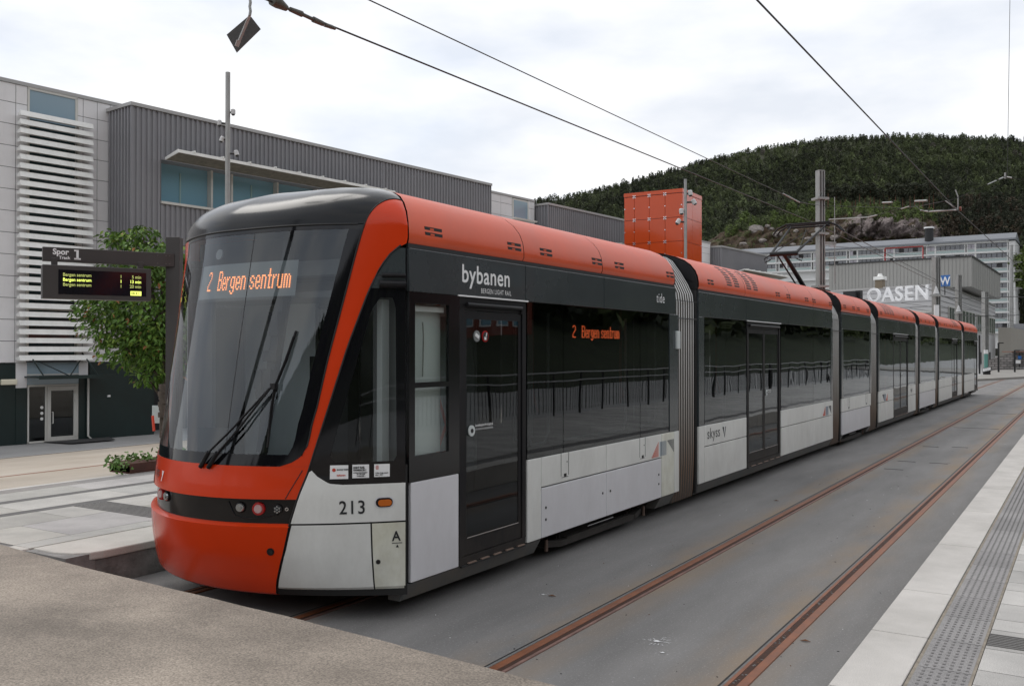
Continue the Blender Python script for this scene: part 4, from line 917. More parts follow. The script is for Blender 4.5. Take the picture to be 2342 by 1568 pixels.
def light_wall(a0, a1, z0, z1, offs=0.0, va=None, hz=None, holes=()):
    q = MB(); mbox(q, a0, a1, -8, offs - .02, z0, z1, 0)
    va = va or []; hz = hz or []
    av = [a0] + va + [a1]; hv = [z0] + hz + [z1]
    for i in range(len(av) - 1):
        for j in range(len(hv) - 1):
            ca, cz = (av[i] + av[i + 1]) / 2, (hv[j] + hv[j + 1]) / 2
            if any(h[0] < ca < h[1] and h[2] < cz < h[3] for h in holes): continue
            mbox(q, av[i] + .012, av[i + 1] - .012, offs - .02, offs + .01, hv[j] + .012, hv[j + 1] - .012, 1)
    mbox(q, a0, a1, -8, offs + .05, z1, z1 + .14, 2)
    return q.build('panel_wall', [GROOVE, CLAD, CAP_], mall)
def corr_wall(a0, a1, z0, z1, offs, hole=None, ret=0.0, pitch=.24):
    q = MB(); segs = [(a0, a1, z0, z1)]
    if hole: h0, h1, y0, y1 = hole; segs = [(a0, h0, z0, z1), (h1, a1, z0, z1), (h0, h1, z0, y0), (h0, h1, y1, z1)]
    for (s0, s1, y0, y1) in segs:
        pts = []; a = s0; k = 0
        while a < s1 - 1e-6:
            for da, dd in ((0, 0), (.10, 0), (.12, -.055), (.22, -.055)):
                if a + da <= s1: pts.append((a + da, offs + dd))
            a += pitch
        pts.append((s1, offs)); rows = [[M(p, z, o) for p, o in pts] for z in (y0, y1)]; q.grid(rows, 0, False)
    if hole: mbox(q, a0 + .08, h0, -8, offs - .08, z0, z1, 0); mbox(q, h1, a1, -8, offs - .08, z0, z1, 0); mbox(q, h0, h1, -8, offs - 1.2, z0, z1, 0)
    else: mbox(q, a0 + .08, a1, -8, offs - .08, z0, z1, 0)
    # return face
    n = int(round((offs + .3) / .24)); pts = []
    for k in range(n):
        o = offs - k * .24
        for do, dd in ((0, 0), (-.10, 0), (-.12, .07), (-.22, .07)): pts.append((o + do, a0 + dd))
    q.grid([[M(a, z, o) for o, a in pts] for z in (z1, z0)], 0, False)
    mbox(q, a0 - .06, a1 + .02, -8, offs + .06, z1, z1 + .14, 1)
    return q.build('corrugated_wall', [CORR, CAP_], mall)
HZ = [1.53 + .84 * k for k in range(1, 13)]
for m_, a_ in ((CLAD, .14), (CORR, .2), (CREAM, .2), (LOUV, .3)): dirtify(m_, a_)
light_wall(-20, 3.0, 1.53, 12.35, 0, [-18.4, -16.6, -14.8, -13, -11.2, -9.4, -7.6, -5.8, -4.0, -2.35, -1.42, -.98, 1.02, 1.25, 1.85, 2.42], HZ, [(-.98, 1.02, 1.5, 12.35)])
q = MB(); mbox(q, -.98, -.90, -.1, .03, 1.6, 12.3, 0); mbox(q, .92, 1.02, -.1, .03, 1.6, 12.3, 0); mbox(q, -.9, .92, -.3, -.005, 11.1, 12.25, 1); mbox(q, -.9, .92, -.3, -.01, 1.6, 11.1, 3)
for z in (3.6, 6.2, 8.8): mbox(q, -.9, .92, -.12, .02, z, z + .08, 0)
mbox(q, -.98, 1.02, -.1, .03, 12.25, 12.35, 0); q.build('stair_window', [CREAM, MGLASS2, MGLASS, mat('stair_dark_glass', (.03, .065, .075), .08, spec=.8)], mall)
for k in range(29):
    z = 1.62 + k * .3385
    q = MB(); q.prism([M(-1.40, z + .02, .10), M(-1.40, z, .40), M(-1.40, z + .205, .34), M(-1.40, z + .10, .12)], MD * 2.9, 0)
    q.build('louvre', [LOUV], mall)
q = MB()
for a in (-1.0, .98):
    mbox(q, a - .03, a + .03, .04, .14, 1.6, 11.3, 0)
q.build('louvre_post', [CREAM], mall)
# dark green ground floor with the glass entrance
q = MB(); mbox(q, -20, -1.35, -8, -.02, -1.9, 1.50, 0); mbox(q, 1.55, 4.45, -8, .04, -1.9, 1.53, 0); mbox(q, -1.35, 1.55, -8, -.9, -1.9, 1.53, 0)
mbox(q, 4.45, 60, -8, -1.8, -1.9, 7.0, 1); mbox(q, -1.37, -.95, -.9, 0, -1.9, .55, 0); mbox(q, 1.12, 1.5, -.9, 0, -1.9, .9, 0); mbox(q, 1.12, 1.5, -.9, 0, .9, 1.53, 2); mbox(q, -1.37, -.95, -.9, 0, .55, 1.53, 2)
mbox(q, -.95, 1.12, -.3, -.02, .66, 1.53, 3); mbox(q, -.95, 1.12, -.03, .0, 1.02, 1.08, 4)
q.build('ground_floor', [GREENB, INTD, CLAD, MGLASS2, CREAM], mall)
q = MB(); z0, z1 = -1.64, .60
for (a, b, c, d) in ((-.92, -.86, z0, z1), (-.24, -.17, z0, z1), (1.04, 1.10, z0, z1), (-.92, 1.10, z1 - .02, z1 + .05), (-.92, -.2, z0, z0 + .07)): mbox(q, a, b, -.06, .0, c, d, 0)
mbox(q, -.86, -.24, -.04, -.03, z0 + .07, z1 - .02, 1)
for z in (-.25, -.48, -.70): q.disc(M(-.36, z, -.03), MN, .06, .01, 14, 2)
ent = q.build('entrance', [CREAM, DGLASS, LOUV], mall)
q = MB()
for (a, b, c, d) in ((-.16, -.02, z0 + .01, z1 - .03), (.90, 1.03, z0 + .01, z1 - .03), (-.02, .90, z0 + .01, z0 + .2), (-.02, .90, z1 - .2, z1 - .03)): mbox(q, a, b, -.05, .02, c, d, 0)
mbox(q, -.02, .90, -.03, -.02, z0 + .2, z1 - .2, 1); q.tube([M(.03, -.9, .02), M(.03, -.9, .09), M(.03, -.45, .09), M(.03, -.45, .02)], .02, 6, 0)
for z in (-1.5, -.1, .25): mbox(q, .95, 1.0, .02, .06, z, z + .12, 0)
q.build('door', [CREAM, DGLASS], ent)
q = MB(); mbox(q, -1.05, 1.9, 0.0, 1.3, .94, 1.0, 0); mbox(q, -1.1, 1.95, 1.3, 1.36, .9, 1.04, 0)
for a in (-.9, 1.25): q.tube([M(a, 1.0, 1.3), M(a, 1.9, .02)], .03, 6, 0)
q.tube([M(-.9, 1.75, .05), M(.3, 1.0, .9)], .025, 6); q.tube([M(1.25, 1.75, .05), M(.3, 1.0, .9)], .025, 6); q.build('canopy', [GREENB], mall)
q = MB(); q.tube([M(1.46, .95, .10), M(1.46, -1.5, .10), M(1.55, -1.62, .16)], .045, 8); q.build('downpipe', [CREAM], mall)
q = MB(); mbox(q, -1.95, -1.35, -.02, .12, .68, .90, 0); q.build('wall_lamp', [mat('lamp_cover', (.75, .70, .55), .4)], mall, bevel=.04)
q = MB(); mbox(q, 2.3, 2.42, .04, .10, .06, .14, 0); q.build('wall_socket', [LETW], mall)
q = MB(); a_ = onsheet(100, 1013); q.prism([M(-.3, -1.63, .02), M(2.4, -1.63, .02), M(1.8, -1.60, 1.6), M(0, -1.60, 1.6)], (0, 0, .02), 0); o = q.build('doormat', [mat('doormat_dark', (.05, .05, .05), .9)]); tag(o, 'flat dark doormat in front of the glass entrance door', 'doormat')
# corrugated block B: long band of windows under a sun shade
corr_wall(2.28, 25.6, 3.0, 12.0, 1.9, (3.62, 16.5, 8.26, 10.05))
q = MB(); mbox(q, 3.62, 16.5, .6, 1.2, 8.26, 10.05, 1)
aw = [3.62, 5.0, 6.45, 6.75, 8.9, 9.1, 10.9, 11.1, 13.0, 13.9, 14.2, 16.4]
for a in (3.62, 6.30, 7.35, 9.9, 12.35, 13.45, 16.4): mbox(q, a, a + .09, 1.2, 1.5, 8.26, 10.05, 0)
for a in (4.9, 8.6, 11.1): mbox(q, a, a + .07, 1.2, 1.24, 8.26, 9.7, 3)
mbox(q, 3.6, 16.5, 1.2, 1.97, 8.16, 8.26, 0); mbox(q, 3.6, 16.5, 1.2, 1.9, 10.0, 10.1, 2)
q.build('window_band', [CREAM, MGLASS, CORR, mat('blind_pale', (.28, .42, .42), .4)], mall)
def awning(a0, a1, z, o0, reach, n=9):
    q = MB(); q.prism([M(a0, z, o0), M(a0, z + .20, o0 + reach), M(a0, z + .26, o0 + reach), M(a0, z + .06, o0)], MD * (a1 - a0), 1)
    mbox(q, a0, a1, o0 + reach - .02, o0 + reach + .06, z + .18, z + .30, 0)
    q.prism([M(a0 - .02, z, o0), M(a0 - .02, z + .18, o0 + reach), M(a0 - .02, z + .32, o0 + reach), M(a0 - .02, z + .10, o0)], MD * .05, 0)
    for k in range(n): a = a0 + (a1 - a0) * (k + .5) / n; mbox(q, a, a + .05, o0 + reach - .5, o0 + reach + .1, z + .28, z + .36, 0)
    return q.build('sun_shade', [LOUV, AWN], mall)
awning(3.75, 16.3, 10.0, 2.0, .95)
awning(25.8, 29.2, 10.0, .2, .5, 2); awning(40.2, 52, 9.6, 1.0, .9, 10)
light_wall(25.6, 32.6, 3.0, 12.1, 0, [27.2, 28.9, 30.1, 31.9, 32.2], [8.3, 9.14, 9.98, 10.8, 11.6], [(30.1, 31.9, 9, 12)])
q = MB(); mbox(q, 30.1, 31.9, -.1, .04, 10.6, 12.05, 0); mbox(q, 30.25, 31.75, -.05, .05, 10.7, 11.95, 1)
q.build('window', [CREAM, MGLASS2], mall)
q = MB()
for z in (9.6, 9.95, 10.3, 10.6): q.prism([M(29.8, z, .10), M(29.8, z + .05, .46), M(29.8, z + .12, .50), M(29.8, z + .10, .12)], MD * 2.5, 0)
q.build('louvre', [LOUV], mall)
corr_wall(32.8, 44.6, 3.0, 11.85, 1.0, None)
light_wall(44.6, 59.7, 3.0, 11.75, 0, [46.2, 48, 49.8, 51.6, 53.4, 55.2, 57.6, 58.6], [8.3, 9.14, 9.98, 10.8, 11.3], [(55.2, 57.6, 9, 11.6)])
q = MB(); mbox(q, 55.4, 57.6, -.1, .04, 9.9, 11.6, 0); mbox(q, 55.5, 57.5, -.05, .05, 10.0, 11.5, 1); q.build('window', [CREAM, MGLASS2], mall)
q = MB()
for z in (8.9, 9.25, 9.6): q.prism([M(55.2, z, .10), M(55.2, z + .05, .46), M(55.2, z + .12, .50), M(55.2, z + .10, .12)], MD * 3.2, 0)
q.build('louvre', [LOUV], mall)
corr_wall(59.9, 70.5, 3.0, 11.4, 1.0, None)
awning(63, 74, 9.3, 1.0, .9, 8)
# ------------------------------------------------ orange tower
OG = mat('orange_glass_panel', (.62, .075, .012), .12, coat=.15, spec=.4, var=.06, vscale=.4)
OGD = mat('tower_joint', (.10, .01, .005), .5)
tw = empty('tower', tuple(at(1560, 600, 62)), 'square orange glass panel tower rising over the mall roof', 'tower')
t0 = at(1560, 430, 62); t0.z = 0; tl = at(1427, 443, 64.2); tl.z = 0; dl = (tl - t0); wl_ = dl.length; dl.normalize(); dr_ = Vector((-dl.y, dl.x, 0)); dr_ = dr_ if dr_.dot(Vector((0, 1, 0))) > 0 else -dr_
nl = -dr_; nr = -dl; TB, TT = 6.0, at(1560, 431, 62).z
def face(mb, o, d, n, wd, cols, zs):
    for i in range(len(cols) - 1):
        for j in range(len(zs) - 1):
            a, b = cols[i] * wd, cols[i + 1] * wd; c = o + d * (a + b) / 2 + Vector((0, 0, (zs[j] + zs[j + 1]) / 2)) - n * .02
            mb.obox(c, d, n, (0, 0, 1), (b - a) / 2 - .014, .03, (zs[j + 1] - zs[j]) / 2 - .014, 0)
q = MB(); c = t0 + dl * wl_ / 2 + dr_ * 1.9; q.obox(c + Vector((0, 0, (TB + TT) / 2)), dl, dr_, (0, 0, 1), wl_ / 2 - .06, 1.84, (TT - TB) / 2 - .05, 0); q.build('core', [OGD], tw)
zsq = [TT - .28 - 1.62 * k for k in range(6)][::-1]
q = MB(); face(q, t0, dl, nl, wl_, [.0, .29, .56, .82, 1.0], zsq); face(q, t0, dr_, nr, 3.8, [0, .5, 1], zsq)
q.obox(c + Vector((0, 0, TT - .12)), dl, dr_, (0, 0, 1), wl_ / 2 + .02, 1.92, .13, 0); q.build('glass_panels', [OG], tw)
for i, f_ in enumerate((.012, .29, .56, .82, .985)):
    for j, z in enumerate(zsq[:-1] + [zsq[-1]]):
        p = t0 + dl * wl_ * f_ + Vector((0, 0, z)) + nl * .01
        if 0 < i < 4:
            q = MB(); q.disc(p, nl, .022, .05, 6)
            for a, b in ((.07, .07), (-.07, .07), (.07, -.07), (-.07, -.07)): q.tube([p + nl * .02, p + nl * .02 + dl * a + Vector((0, 0, b))], .012, 4); q.disc(p + dl * a + Vector((0, 0, b)), nl, .035, .04, 8)
            q.build('glass_clamp', [CHROME], tw)
        if z + .81 < TT: q = MB(); q.disc(p + Vector((0, 0, .81)), nl, .035, .04, 8); q.build('glass_clamp', [CHROME], tw)
# ------------------------------------------------ grey mall wing with the big letters
OCL = mat('wing_grey_metal', (.33, .325, .305), .5, var=.06, vscale=.2, stretch=(1, 1, .05))
OPL = mat('wing_pale_panels', (.56, .555, .56), .55, var=.05, vscale=.3)
wing = empty('mall_wing', tuple(at(2127, 830, 110)), 'grey metal clad mall wing carrying large white letters above the tram', 'building')
def vbox(name, parent, pts_front, depth, m, thick=None):
    q = MB(); q.prism(pts_front, depth, 0); return q.build(name, [m], parent)
f0, f1, s1 = at(1895, 606, 130), at(2221, 585.5, 118), at(2287, 630, 147); ZT_ = f1.z; ZB_ = at(2222, 655, 118).z
def flat_(p, z): return Vector((p.x, p.y, z))
back = Vector((f1.x - f0.x, f1.y - f0.y, 0)).normalized(); back = Vector((-back.y, back.x, 0))
q = MB(); fp = [flat_(f0, ZB_), flat_(f1, ZB_), flat_(s1, ZB_), flat_(f0 + (s1 - f1), ZB_)]; q.prism(fp[::-1], (0, 0, ZT_ - ZB_), 0)
sd_ = (s1 - f1); sd_.z = 0; sd_.normalize(); sn_ = Vector((sd_.y, -sd_.x, 0)); f0t, f1t, s1t = flat_(f0, ZT_), flat_(f1, ZT_), flat_(s1, ZT_)
for k in range(1, 40): p = f0t + (f1t - f0t) * k / 40; q.beam(flat_(p, ZB_) - back * .02, p - back * .02, .02, .02, 2)
for k in range(1, 16): p = f1t + (s1t - f1t) * k / 16; q.beam(flat_(p, ZB_) + sn_ * .02, p + sn_ * .02, .02, .02, 2)
q.beam(f0t - back * .1, f1t - back * .1, .06, .09, 1); q.beam(f1t + sn_ * .1, s1t + sn_ * .1, .06, .09, 1); q.build('upper_volume', [OCL, STEELD, mat('wing_seam', (.25, .245, .235), .6)], wing)
g0, g1, g2 = at(1880, 668.7, 120), at(2149, 650, 106), at(2275, 700, 156); ZG = g1.z; g0.z = g2.z = ZG; h0, h1, h2 = flat_(g0, -1), flat_(g1, -1), flat_(g2, -1)
q = MB(); q.prism([h0, h1, h2, flat_(g0 + (g2 - g1), -1)][::-1], (0, 0, ZG + 1), 0); sdir = (g2 - g1); sdir.z = 0; sn = Vector((sdir.y, -sdir.x, 0)).normalized()
for k in range(1, 7): z = ZG - .62 * k; q.beam(flat_(g0, z) - back * .02, flat_(g1, z) - back * .02, .02, .015, 1); q.beam(flat_(g1, z) + sn * .02, flat_(g2, z) + sn * .02, .02, .015, 1)
q.beam(g0 - back * .05, g1 - back * .05, .1, .12, 2); q.beam(g1 + sn * .05, g2 + sn * .05, .1, .12, 2)
q.build('letter_building', [OPL, GROOVE, CAP_], wing)
def P4(a, b, c, d, u, v): return (a * (1 - u) + b * u) * (1 - v) + (d * (1 - u) + c * u) * v
for (u0, u1) in ((.10, .24), (.29, .52), (.56, .72), (.78, .97)):
    q = MB(); A_, B_, C_, D_ = g1, g2, h2, h1
    t0_, t1_ = .215, .46
    fr = [P4(A_, B_, C_, D_, u0, t1_), P4(A_, B_, C_, D_, u1, t1_), P4(A_, B_, C_, D_, u1, t0_), P4(A_, B_, C_, D_, u0, t0_)]; q.prism([p + sn * .05 for p in fr], sn * .1, 0)
    nn = 4
    for k in range(nn):
        ua, ub = u0 + (u1 - u0) * (k + .12) / nn, u0 + (u1 - u0) * (k + .88) / nn
        fr = [P4(A_, B_, C_, D_, ua, t1_ - .01), P4(A_, B_, C_, D_, ub, t1_ - .01), P4(A_, B_, C_, D_, ub, t0_ + .01), P4(A_, B_, C_, D_, ua, t0_ + .01)]; q.prism([p + sn * .16 for p in fr], sn * .02, 1)
    q.build('window', [CREAM, mat('wing_window_glass', (.10, .13, .13), .12, spec=1)], wing)
q = MB(); fr = [P4(g1, g2, h2, h1, .62, .995), P4(g1, g2, h2, h1, .86, .995), P4(g1, g2, h2, h1, .86, .74), P4(g1, g2, h2, h1, .62, .74)]; q.prism([p + sn * .05 for p in fr], sn * .08, 0); q.build('doorway', [INTD], wing)
fd = (g1 - g0); fd.z = 0; fd.normalize()
q = MB()
for k in range(11):
    a, b = .36 + .056 * k, .36 + .056 * k + .048; p = lambda u, v: P4(g0, g1, h1, h0, u, v) - back * .08
    q.prism([p(a, .50), p(b, .50), p(b, .315), p(a, .335)], -back * .06, 0)
q.beam(P4(g0, g1, h1, h0, .2, .29) - back * .2, P4(g0, g1, h1, h0, 1, .29) - back * .2, .12, .14, 1)
q.build('window', [MGLASS, CREAM], wing)
q = MB(); A0, A1 = at(1984, 690, 110), at(2121, 684, 107.6); xa = (A1 - A0); Lw = xa.length; tw0 = textw('OASEN', 2.35, 1.0, 0.02, 1.12)
xa2 = Vector((fd.x, fd.y, 0)); xa2.z = (A1 - A0).z / Lw * .0
text(q, 'OASEN', 2.35, at(1982, 691, 110.6), xa2, (0, 0, 1), .12, Lw / tw0 * 1.22, 0.03, 1.12); q.build('sign_letters', [mat('letter_white', (.95, .95, .96), .5)], wing)
wp_ = at(2160, 642, 104)
q = MB(); q.obox(wp_, fd, back, (0, 0, 1), .62, .12, .62, 0); text(q, 'W', 1.25, wp_ - back * .14 - fd * .52 - Vector((0, 0, .44)), fd, (0, 0, 1), .01, .92, .02, m=1); q.beam(wp_ - Vector((0, 0, 1.6)), wp_ - Vector((0, 0, .6)), .05, .05, 2)
q.build('roof_sign', [mat('sign_blue', (.03, .14, .42), .4), LETW, STEELD], wing)
vp = at(2012, 650, 113)
q = MB(); q.obox(vp, fd, back, (0, 0, 1), .52, .5, .5, 1); q.obox(vp + Vector((0, 0, .72)), fd, back, (0, 0, 1), .70, .66, .2, 0); q.tube([vp + Vector((0, 0, .9)), vp + Vector((0, 0, 1.3))], .36, 8, 0, r2=.22); q.build('roof_vent', [LOUV, mat('vent_wood', (.20, .16, .11), .7)], wing)
# rounded canopy and dark openings right of it
q = MB(); c0 = at(1943, 676, 110); q.obox(c0, fd, back, (0, 0, 1), .8, .4, .5, 0); q.obox(at(1964, 675, 110), fd, back, (0, 0, 1), .35, .4, .55, 0); q.build('roof_opening', [INTD], wing)
# grey screen wall, stone retaining wall, far house
e = empty('screen_wall', tuple(at(2296, 860, 95)), 'tall beige grey screen wall with a sloping top above the stone wall', 'wall')
q = MB(); a, b, c, d = at(2282, 849, 96), at(2318, 846, 100), at(2318, 754, 100), at(2282, 748, 96); q.prism([a, b, c, d], (1.0, 3.0, 0), 0); q.build('wall_panel', [mat('beige_render', (.34, .32, .285), .7, var=.08, vscale=.3)], e)
q = MB(); q.beam(a + Vector((0, -.2, -.3)), b + Vector((0, -.2, .2)), .2, .16); q.build('red_coping', [mat('rusty_coping', (.20, .07, .045), .6)], e)
def stone_wall_mat():
    m = mat('stone_masonry', (.26, .24, .235), .9, var=.35, vscale=2.2, col2=(.10, .095, .09)); nt = m.node_tree; N = nt.nodes; L = nt.links
    b = N.new('ShaderNodeTexBrick'); b.inputs['Scale'].default_value = 1.1; b.inputs['Color1'].default_value = (.38, .35, .34, 1); b.inputs['Color2'].default_value = (.25, .235, .23, 1); b.inputs['Mortar'].default_value = (.09, .085, .08, 1); b.inputs['Mortar Size'].default_value = .03
    tc = N.new('ShaderNodeTexCoord'); mp = N.new('ShaderNodeMapping'); mp.inputs['Rotation'].default_value = (R(90), 0, 0); L.new(tc.outputs['Object'], mp.inputs[0]); L.new(mp.outputs[0], b.inputs[0]); L.new(b.outputs[0], N['Principled BSDF'].inputs['Base Color']); return m
q = MB(); a, b, c, d = at(2250, 868, 88), at(2331, 864, 92), at(2331, 800, 92), at(2250, 826, 88); q.prism([a, b, c, d], (.6, 2.2, 0), 0); o = q.build('stone_wall', [stone_wall_mat()]); tag(o, 'low grey stone retaining wall behind the bollards at the far bend', 'wall')
hs = empty('far_house', tuple(at(2345, 800, 150)), 'pale house with a dark flat roof at the right edge beyond the pole', 'house')
q = MB(); a, b, c, d = at(2312, 806, 150), at(2420, 806, 158), at(2420, 758, 158), at(2312, 758, 150); q.prism([a, b, c, d], (4, 12, 0), 0); q.prism([at(2312, 860, 149), at(2420, 860, 157), at(2420, 806, 157), at(2312, 806, 149)], (4, 12, 0), 1); q.build('wall', [mat('house_beige', (.34, .31, .27), .8), mat('house_lower', (.25, .25, .23), .8)], hs)
q = MB(); q.prism([at(2310, 758, 148), at(2422, 758, 156), at(2422, 744, 164), at(2310, 744, 158)], (0, 0, .3), 0); q.build('roof', [mat('dark_roof', (.05, .052, .06), .7)], hs)
for vx in (2327, 2337): q = MB(); p = at(vx, 775, 149.5); q.obox(p, (1, 0, 0), (0, 1, 0), (0, 0, 1), .32, .1, .8, 0); q.build('window', [mat('ochre_pane', (.35, .28, .14), .3)], hs)  # panes in plain ochre
# ------------------------------------------------ apartment block
apt = empty('apartment_block', tuple(at(2306, 750, 256)), 'long white apartment block with glazed balconies and a grey roof below the hill', 'building')
AW = mat('apartment_white', (.62, .62, .61), .6, var=.04, vscale=.1); AR = mat('apartment_roof', (.19, .20, .22), .5, var=.08, vscale=.1); AG = mat('balcony_pane', (.085, .09, .105), .12, spec=1); AB = mat('balcony_front_glass', (.30, .38, .37), .2, spec=.8); ARED = mat('red_frame', (.45, .02, .02), .5)
pr_, pl_ = at(2306, 553, 256), at(1640, 585, 302); pr_.z = pl_.z = (pr_.z + pl_.z) / 2
ad = pr_ - pl_; AL = ad.length; ad.normalize(); an = Vector((ad.y, -ad.x, 0)); AT = pr_.z
def A(a, z, o=0.0): return pr_ - ad * a + Vector((0, 0, z)) + an * o        # a metres left of the right end, z below the eaves
def abox(mb, a0, a1, o0, o1, z0, z1, m=0): mb.obox(A((a0 + a1) / 2, (z0 + z1) / 2, (o0 + o1) / 2), ad, an, (0, 0, 1), (a1 - a0) / 2, (o1 - o0) / 2, (z1 - z0) / 2, m)
q = MB(); abox(q, 0, AL, -14, -1.2, -30, 0, 0); abox(q, -1.6, 0, -14, .2, -30, -.2, 0)
for k in range(10): abox(q, 0, AL, -1.2, .25, -.45 - 2.82 * k, .10 - 2.82 * k, 0)
q.build('wall', [AW], apt)
q = MB(); q.prism([A(-1.8, .1, .9), A(-1.8, .55, .9), A(-1.8, 2.35, -2.6), A(-1.8, .1, -14)], -ad * (AL + 1.8), 0); q.build('roof', [AR], apt)
bays = [(.3, 8.2), (8.4, 10.4), (11.0, 18.6), (18.8, 21.0), (22.2, 29.8), (30.0, 32.0), (32.8, 40.2), (40.4, 42.6), (43.4, 51), (51.2, 53.2), (54, 61.5), (61.7, 64), (65, 72), (73, 80), (81, 88), (89, 96)]
cnt = 0
for k in range(9):
    for bi, (a0, a1) in enumerate(bays):
        if a1 > AL - 1 or (k > 1 and a0 > 12 and not (a0 > 76 and k < 3)) : continue
        q = MB(); zt = -.45 - 2.82 * k; n = max(1, int(round((a1 - a0) / 1.3)))
        for j in range(n):
            w0 = a0 + (a1 - a0) * (j + .07) / n; w1 = a0 + (a1 - a0) * (j + .93) / n; dk = (bi * 7 + j * 3 + k * 5) % 9
            abox(q, w0, w1, -.1, .0, zt - 1.32, zt - .12, 1 if (a1 - a0) > 3 and dk != 4 else (3 if dk != 4 else 4))
        abox(q, a0 - .05, a1 + .05, -.05, .06, zt - 1.52, zt - 1.38, 0); abox(q, a0, a1, -.1, .02, zt - 2.25, zt - 1.58, 2)
        for w0 in (a0, a1): abox(q, w0 - .12, w0 + .12, -1.0, .12, zt - 2.4, zt, 0)
        q.build('balcony', [AW, AG, AB, mat('blind_grey', (.38, .36, .40), .6) if cnt == 0 else bpy.data.materials['blind_grey'], INTD], apt); cnt += 1
q = MB(); 
for a in (22.0, 32.4): abox(q, a - .14, a + .14, .1, .3, -4.2, -.3, 0)
abox(q, 22.0, 32.4, .1, .3, -.45, -.15, 0); q.build('red_frame', [ARED], apt)
q = MB(); p = at(2124, 540, 268); q.tube([p + Vector((0, 0, -3)), p + Vector((0, 0, 2.2))], 1.2, 10, 0); q.tube([p + Vector((0, 0, 2.2)), p + Vector((0, 0, 2.6))], 1.4, 10, 1); q.build('chimney', [INTD, LETW], apt)
# ================================================================== STREET FURNITURE AND WIRES
GALV = mat('galvanised_steel', (.38, .38, .37), .5, metal=.35, var=.15, vscale=3)
GALVD = mat('mast_recess', (.10, .10, .10), .7)
WIRE = mat('copper_wire_dark', (.035, .033, .032), .5, metal=.4)
SIGNM = mat('sign_dark_brown_grey', (.055, .050, .048), .45, var=.1, vscale=2)
SIGNT = mat('sign_top_edge', (.13, .125, .12), .4)
YEL = mat('yellow_led', (.3, .35, .05), .5, emit=(.75, .85, .16), estr=1.0); YELD = mat('dim_yellow_led', (.15, .17, .05), .5, emit=(.32, .35, .10), estr=.8)
SCR = mat('display_black', (.008, .007, .012), .15)
# station sign with departure display
pb = at(398, 900, 10.5); base = Vector((pb.x, pb.y, .30)); sg = empty('station_sign', tuple(base), 'dark cantilever track sign with a departure display on the island platform', 'sign')
ztop = at(398, 543, 10.5).z
q = MB(); q.obox((base.x, base.y, (ztop + .3) / 2), (math.cos(TH), math.sin(TH), 0), (-math.sin(TH), math.cos(TH), 0), (0, 0, 1), .078, .06, (ztop - .3) / 2); q.build('post', [SIGNM], sg, bevel=.004)
Lp, Rp = at(100, 563, 9.75), at(388, 580, 10.42); Rp.z = Lp.z = (Lp.z + Rp.z) / 2; bd = (Rp - Lp).normalized(); bn = Vector((bd.y, -bd.x, 0)); UP = Vector((0, 0, 1))
def Bm(a, z, o): return Lp + bd * a + UP * z + bn * o
BL = (Rp - Lp).length
q = MB(); q.obox(Bm(BL / 2 + .02, -.075, -.035), bd, bn, UP, BL / 2 + .03, .035, .075, 0); q.build('beam', [SIGNM], sg, bevel=.004)
q = MB(); 
for a in (BL - .13, BL - .04, BL + .0): 
    for z in (-.03, -.12): q.disc(Bm(a, z, 0), bn, .006, .004, 8)
q.build('rivet', [SIGNT], sg)
q = MB(); text(q, 'Spor', .085, Bm(.085, -.074, .002), bd, UP, 0, .95, .003); text(q, 'Track', .046, Bm(.145, -.122, .002), bd, UP, 0, 1, .0015); q.obox(Bm(.325, -.068, .003), bd, bn, UP, .012, .002, .050); q.obox(Bm(.325, -.114, .003), bd, bn, UP, .032, .002, .008); q.obox(Bm(.306, -.026, .003), bd, bn, UP, .014, .002, .008); q.build('lettering', [LETW], sg)
Lb, Rb = at(97, 603, 9.68), at(341, 621, 10.33); hb = .355
def Bx(a, z, o): return Lb + Vector((bd.x, bd.y, 0)) * a + UP * z + bn * o
bl = (Rb - Lb).length; Lb.z = at(118, 605, 9.72).z
q = MB(); q.obox(Bx(bl / 2, -hb / 2, -.09), bd, bn, UP, bl / 2, .09, hb / 2, 0); q.obox(Bx(.12, .03, -.09), bd, bn, UP, .03, .03, .05, 0); q.obox(Bx(bl - .1, .03, -.09), bd, bn, UP, .03, .03, .05, 0)
cs = q.build('display_case', [SIGNM], sg, bevel=.006)
q = MB(); q.obox(Bx(bl * .545, -hb * .5, .001), bd, bn, UP, bl * .405, .003, hb * .365, 0); scn = q.build('screen', [SCR], cs)
sx0, sx1, sz = bl * .165, bl * .93, -hb * .5
q = MB(); rows_ = ((.062, 'Bergen sentrum', '1', '5 min'), (.010, 'Bergen sentrum', '1', '13 min'), (-.042, 'Bergen sentrum', '1', '20 min'))
for i, (z, a, b, c) in enumerate(rows_):
    m_ = 0 if i == 1 else 1
    text(q, a, .050, Bx(sx0 + .015, sz + z, .006), bd, UP, 0, .86, .0006, m=m_); text(q, b, .050, Bx(bl * .70, sz + z, .006), bd, UP, 0, .86, .0006, m=m_); text(q, c, .050, Bx(sx1 - .03, sz + z, .006), bd, UP, 0, .86, .0006, align='RIGHT', m=m_)
q.obox(Bx(sx1 - .085, sz - .100, .005), bd, bn, UP, .056, .002, .024, 0); text(q, '08:41', .042, Bx(sx1 - .135, sz - .100 - .014, .0085), bd, UP, 0, .9, .0005, m=2); q.build('led_lettering', [YEL, YELD, SCR], scn)
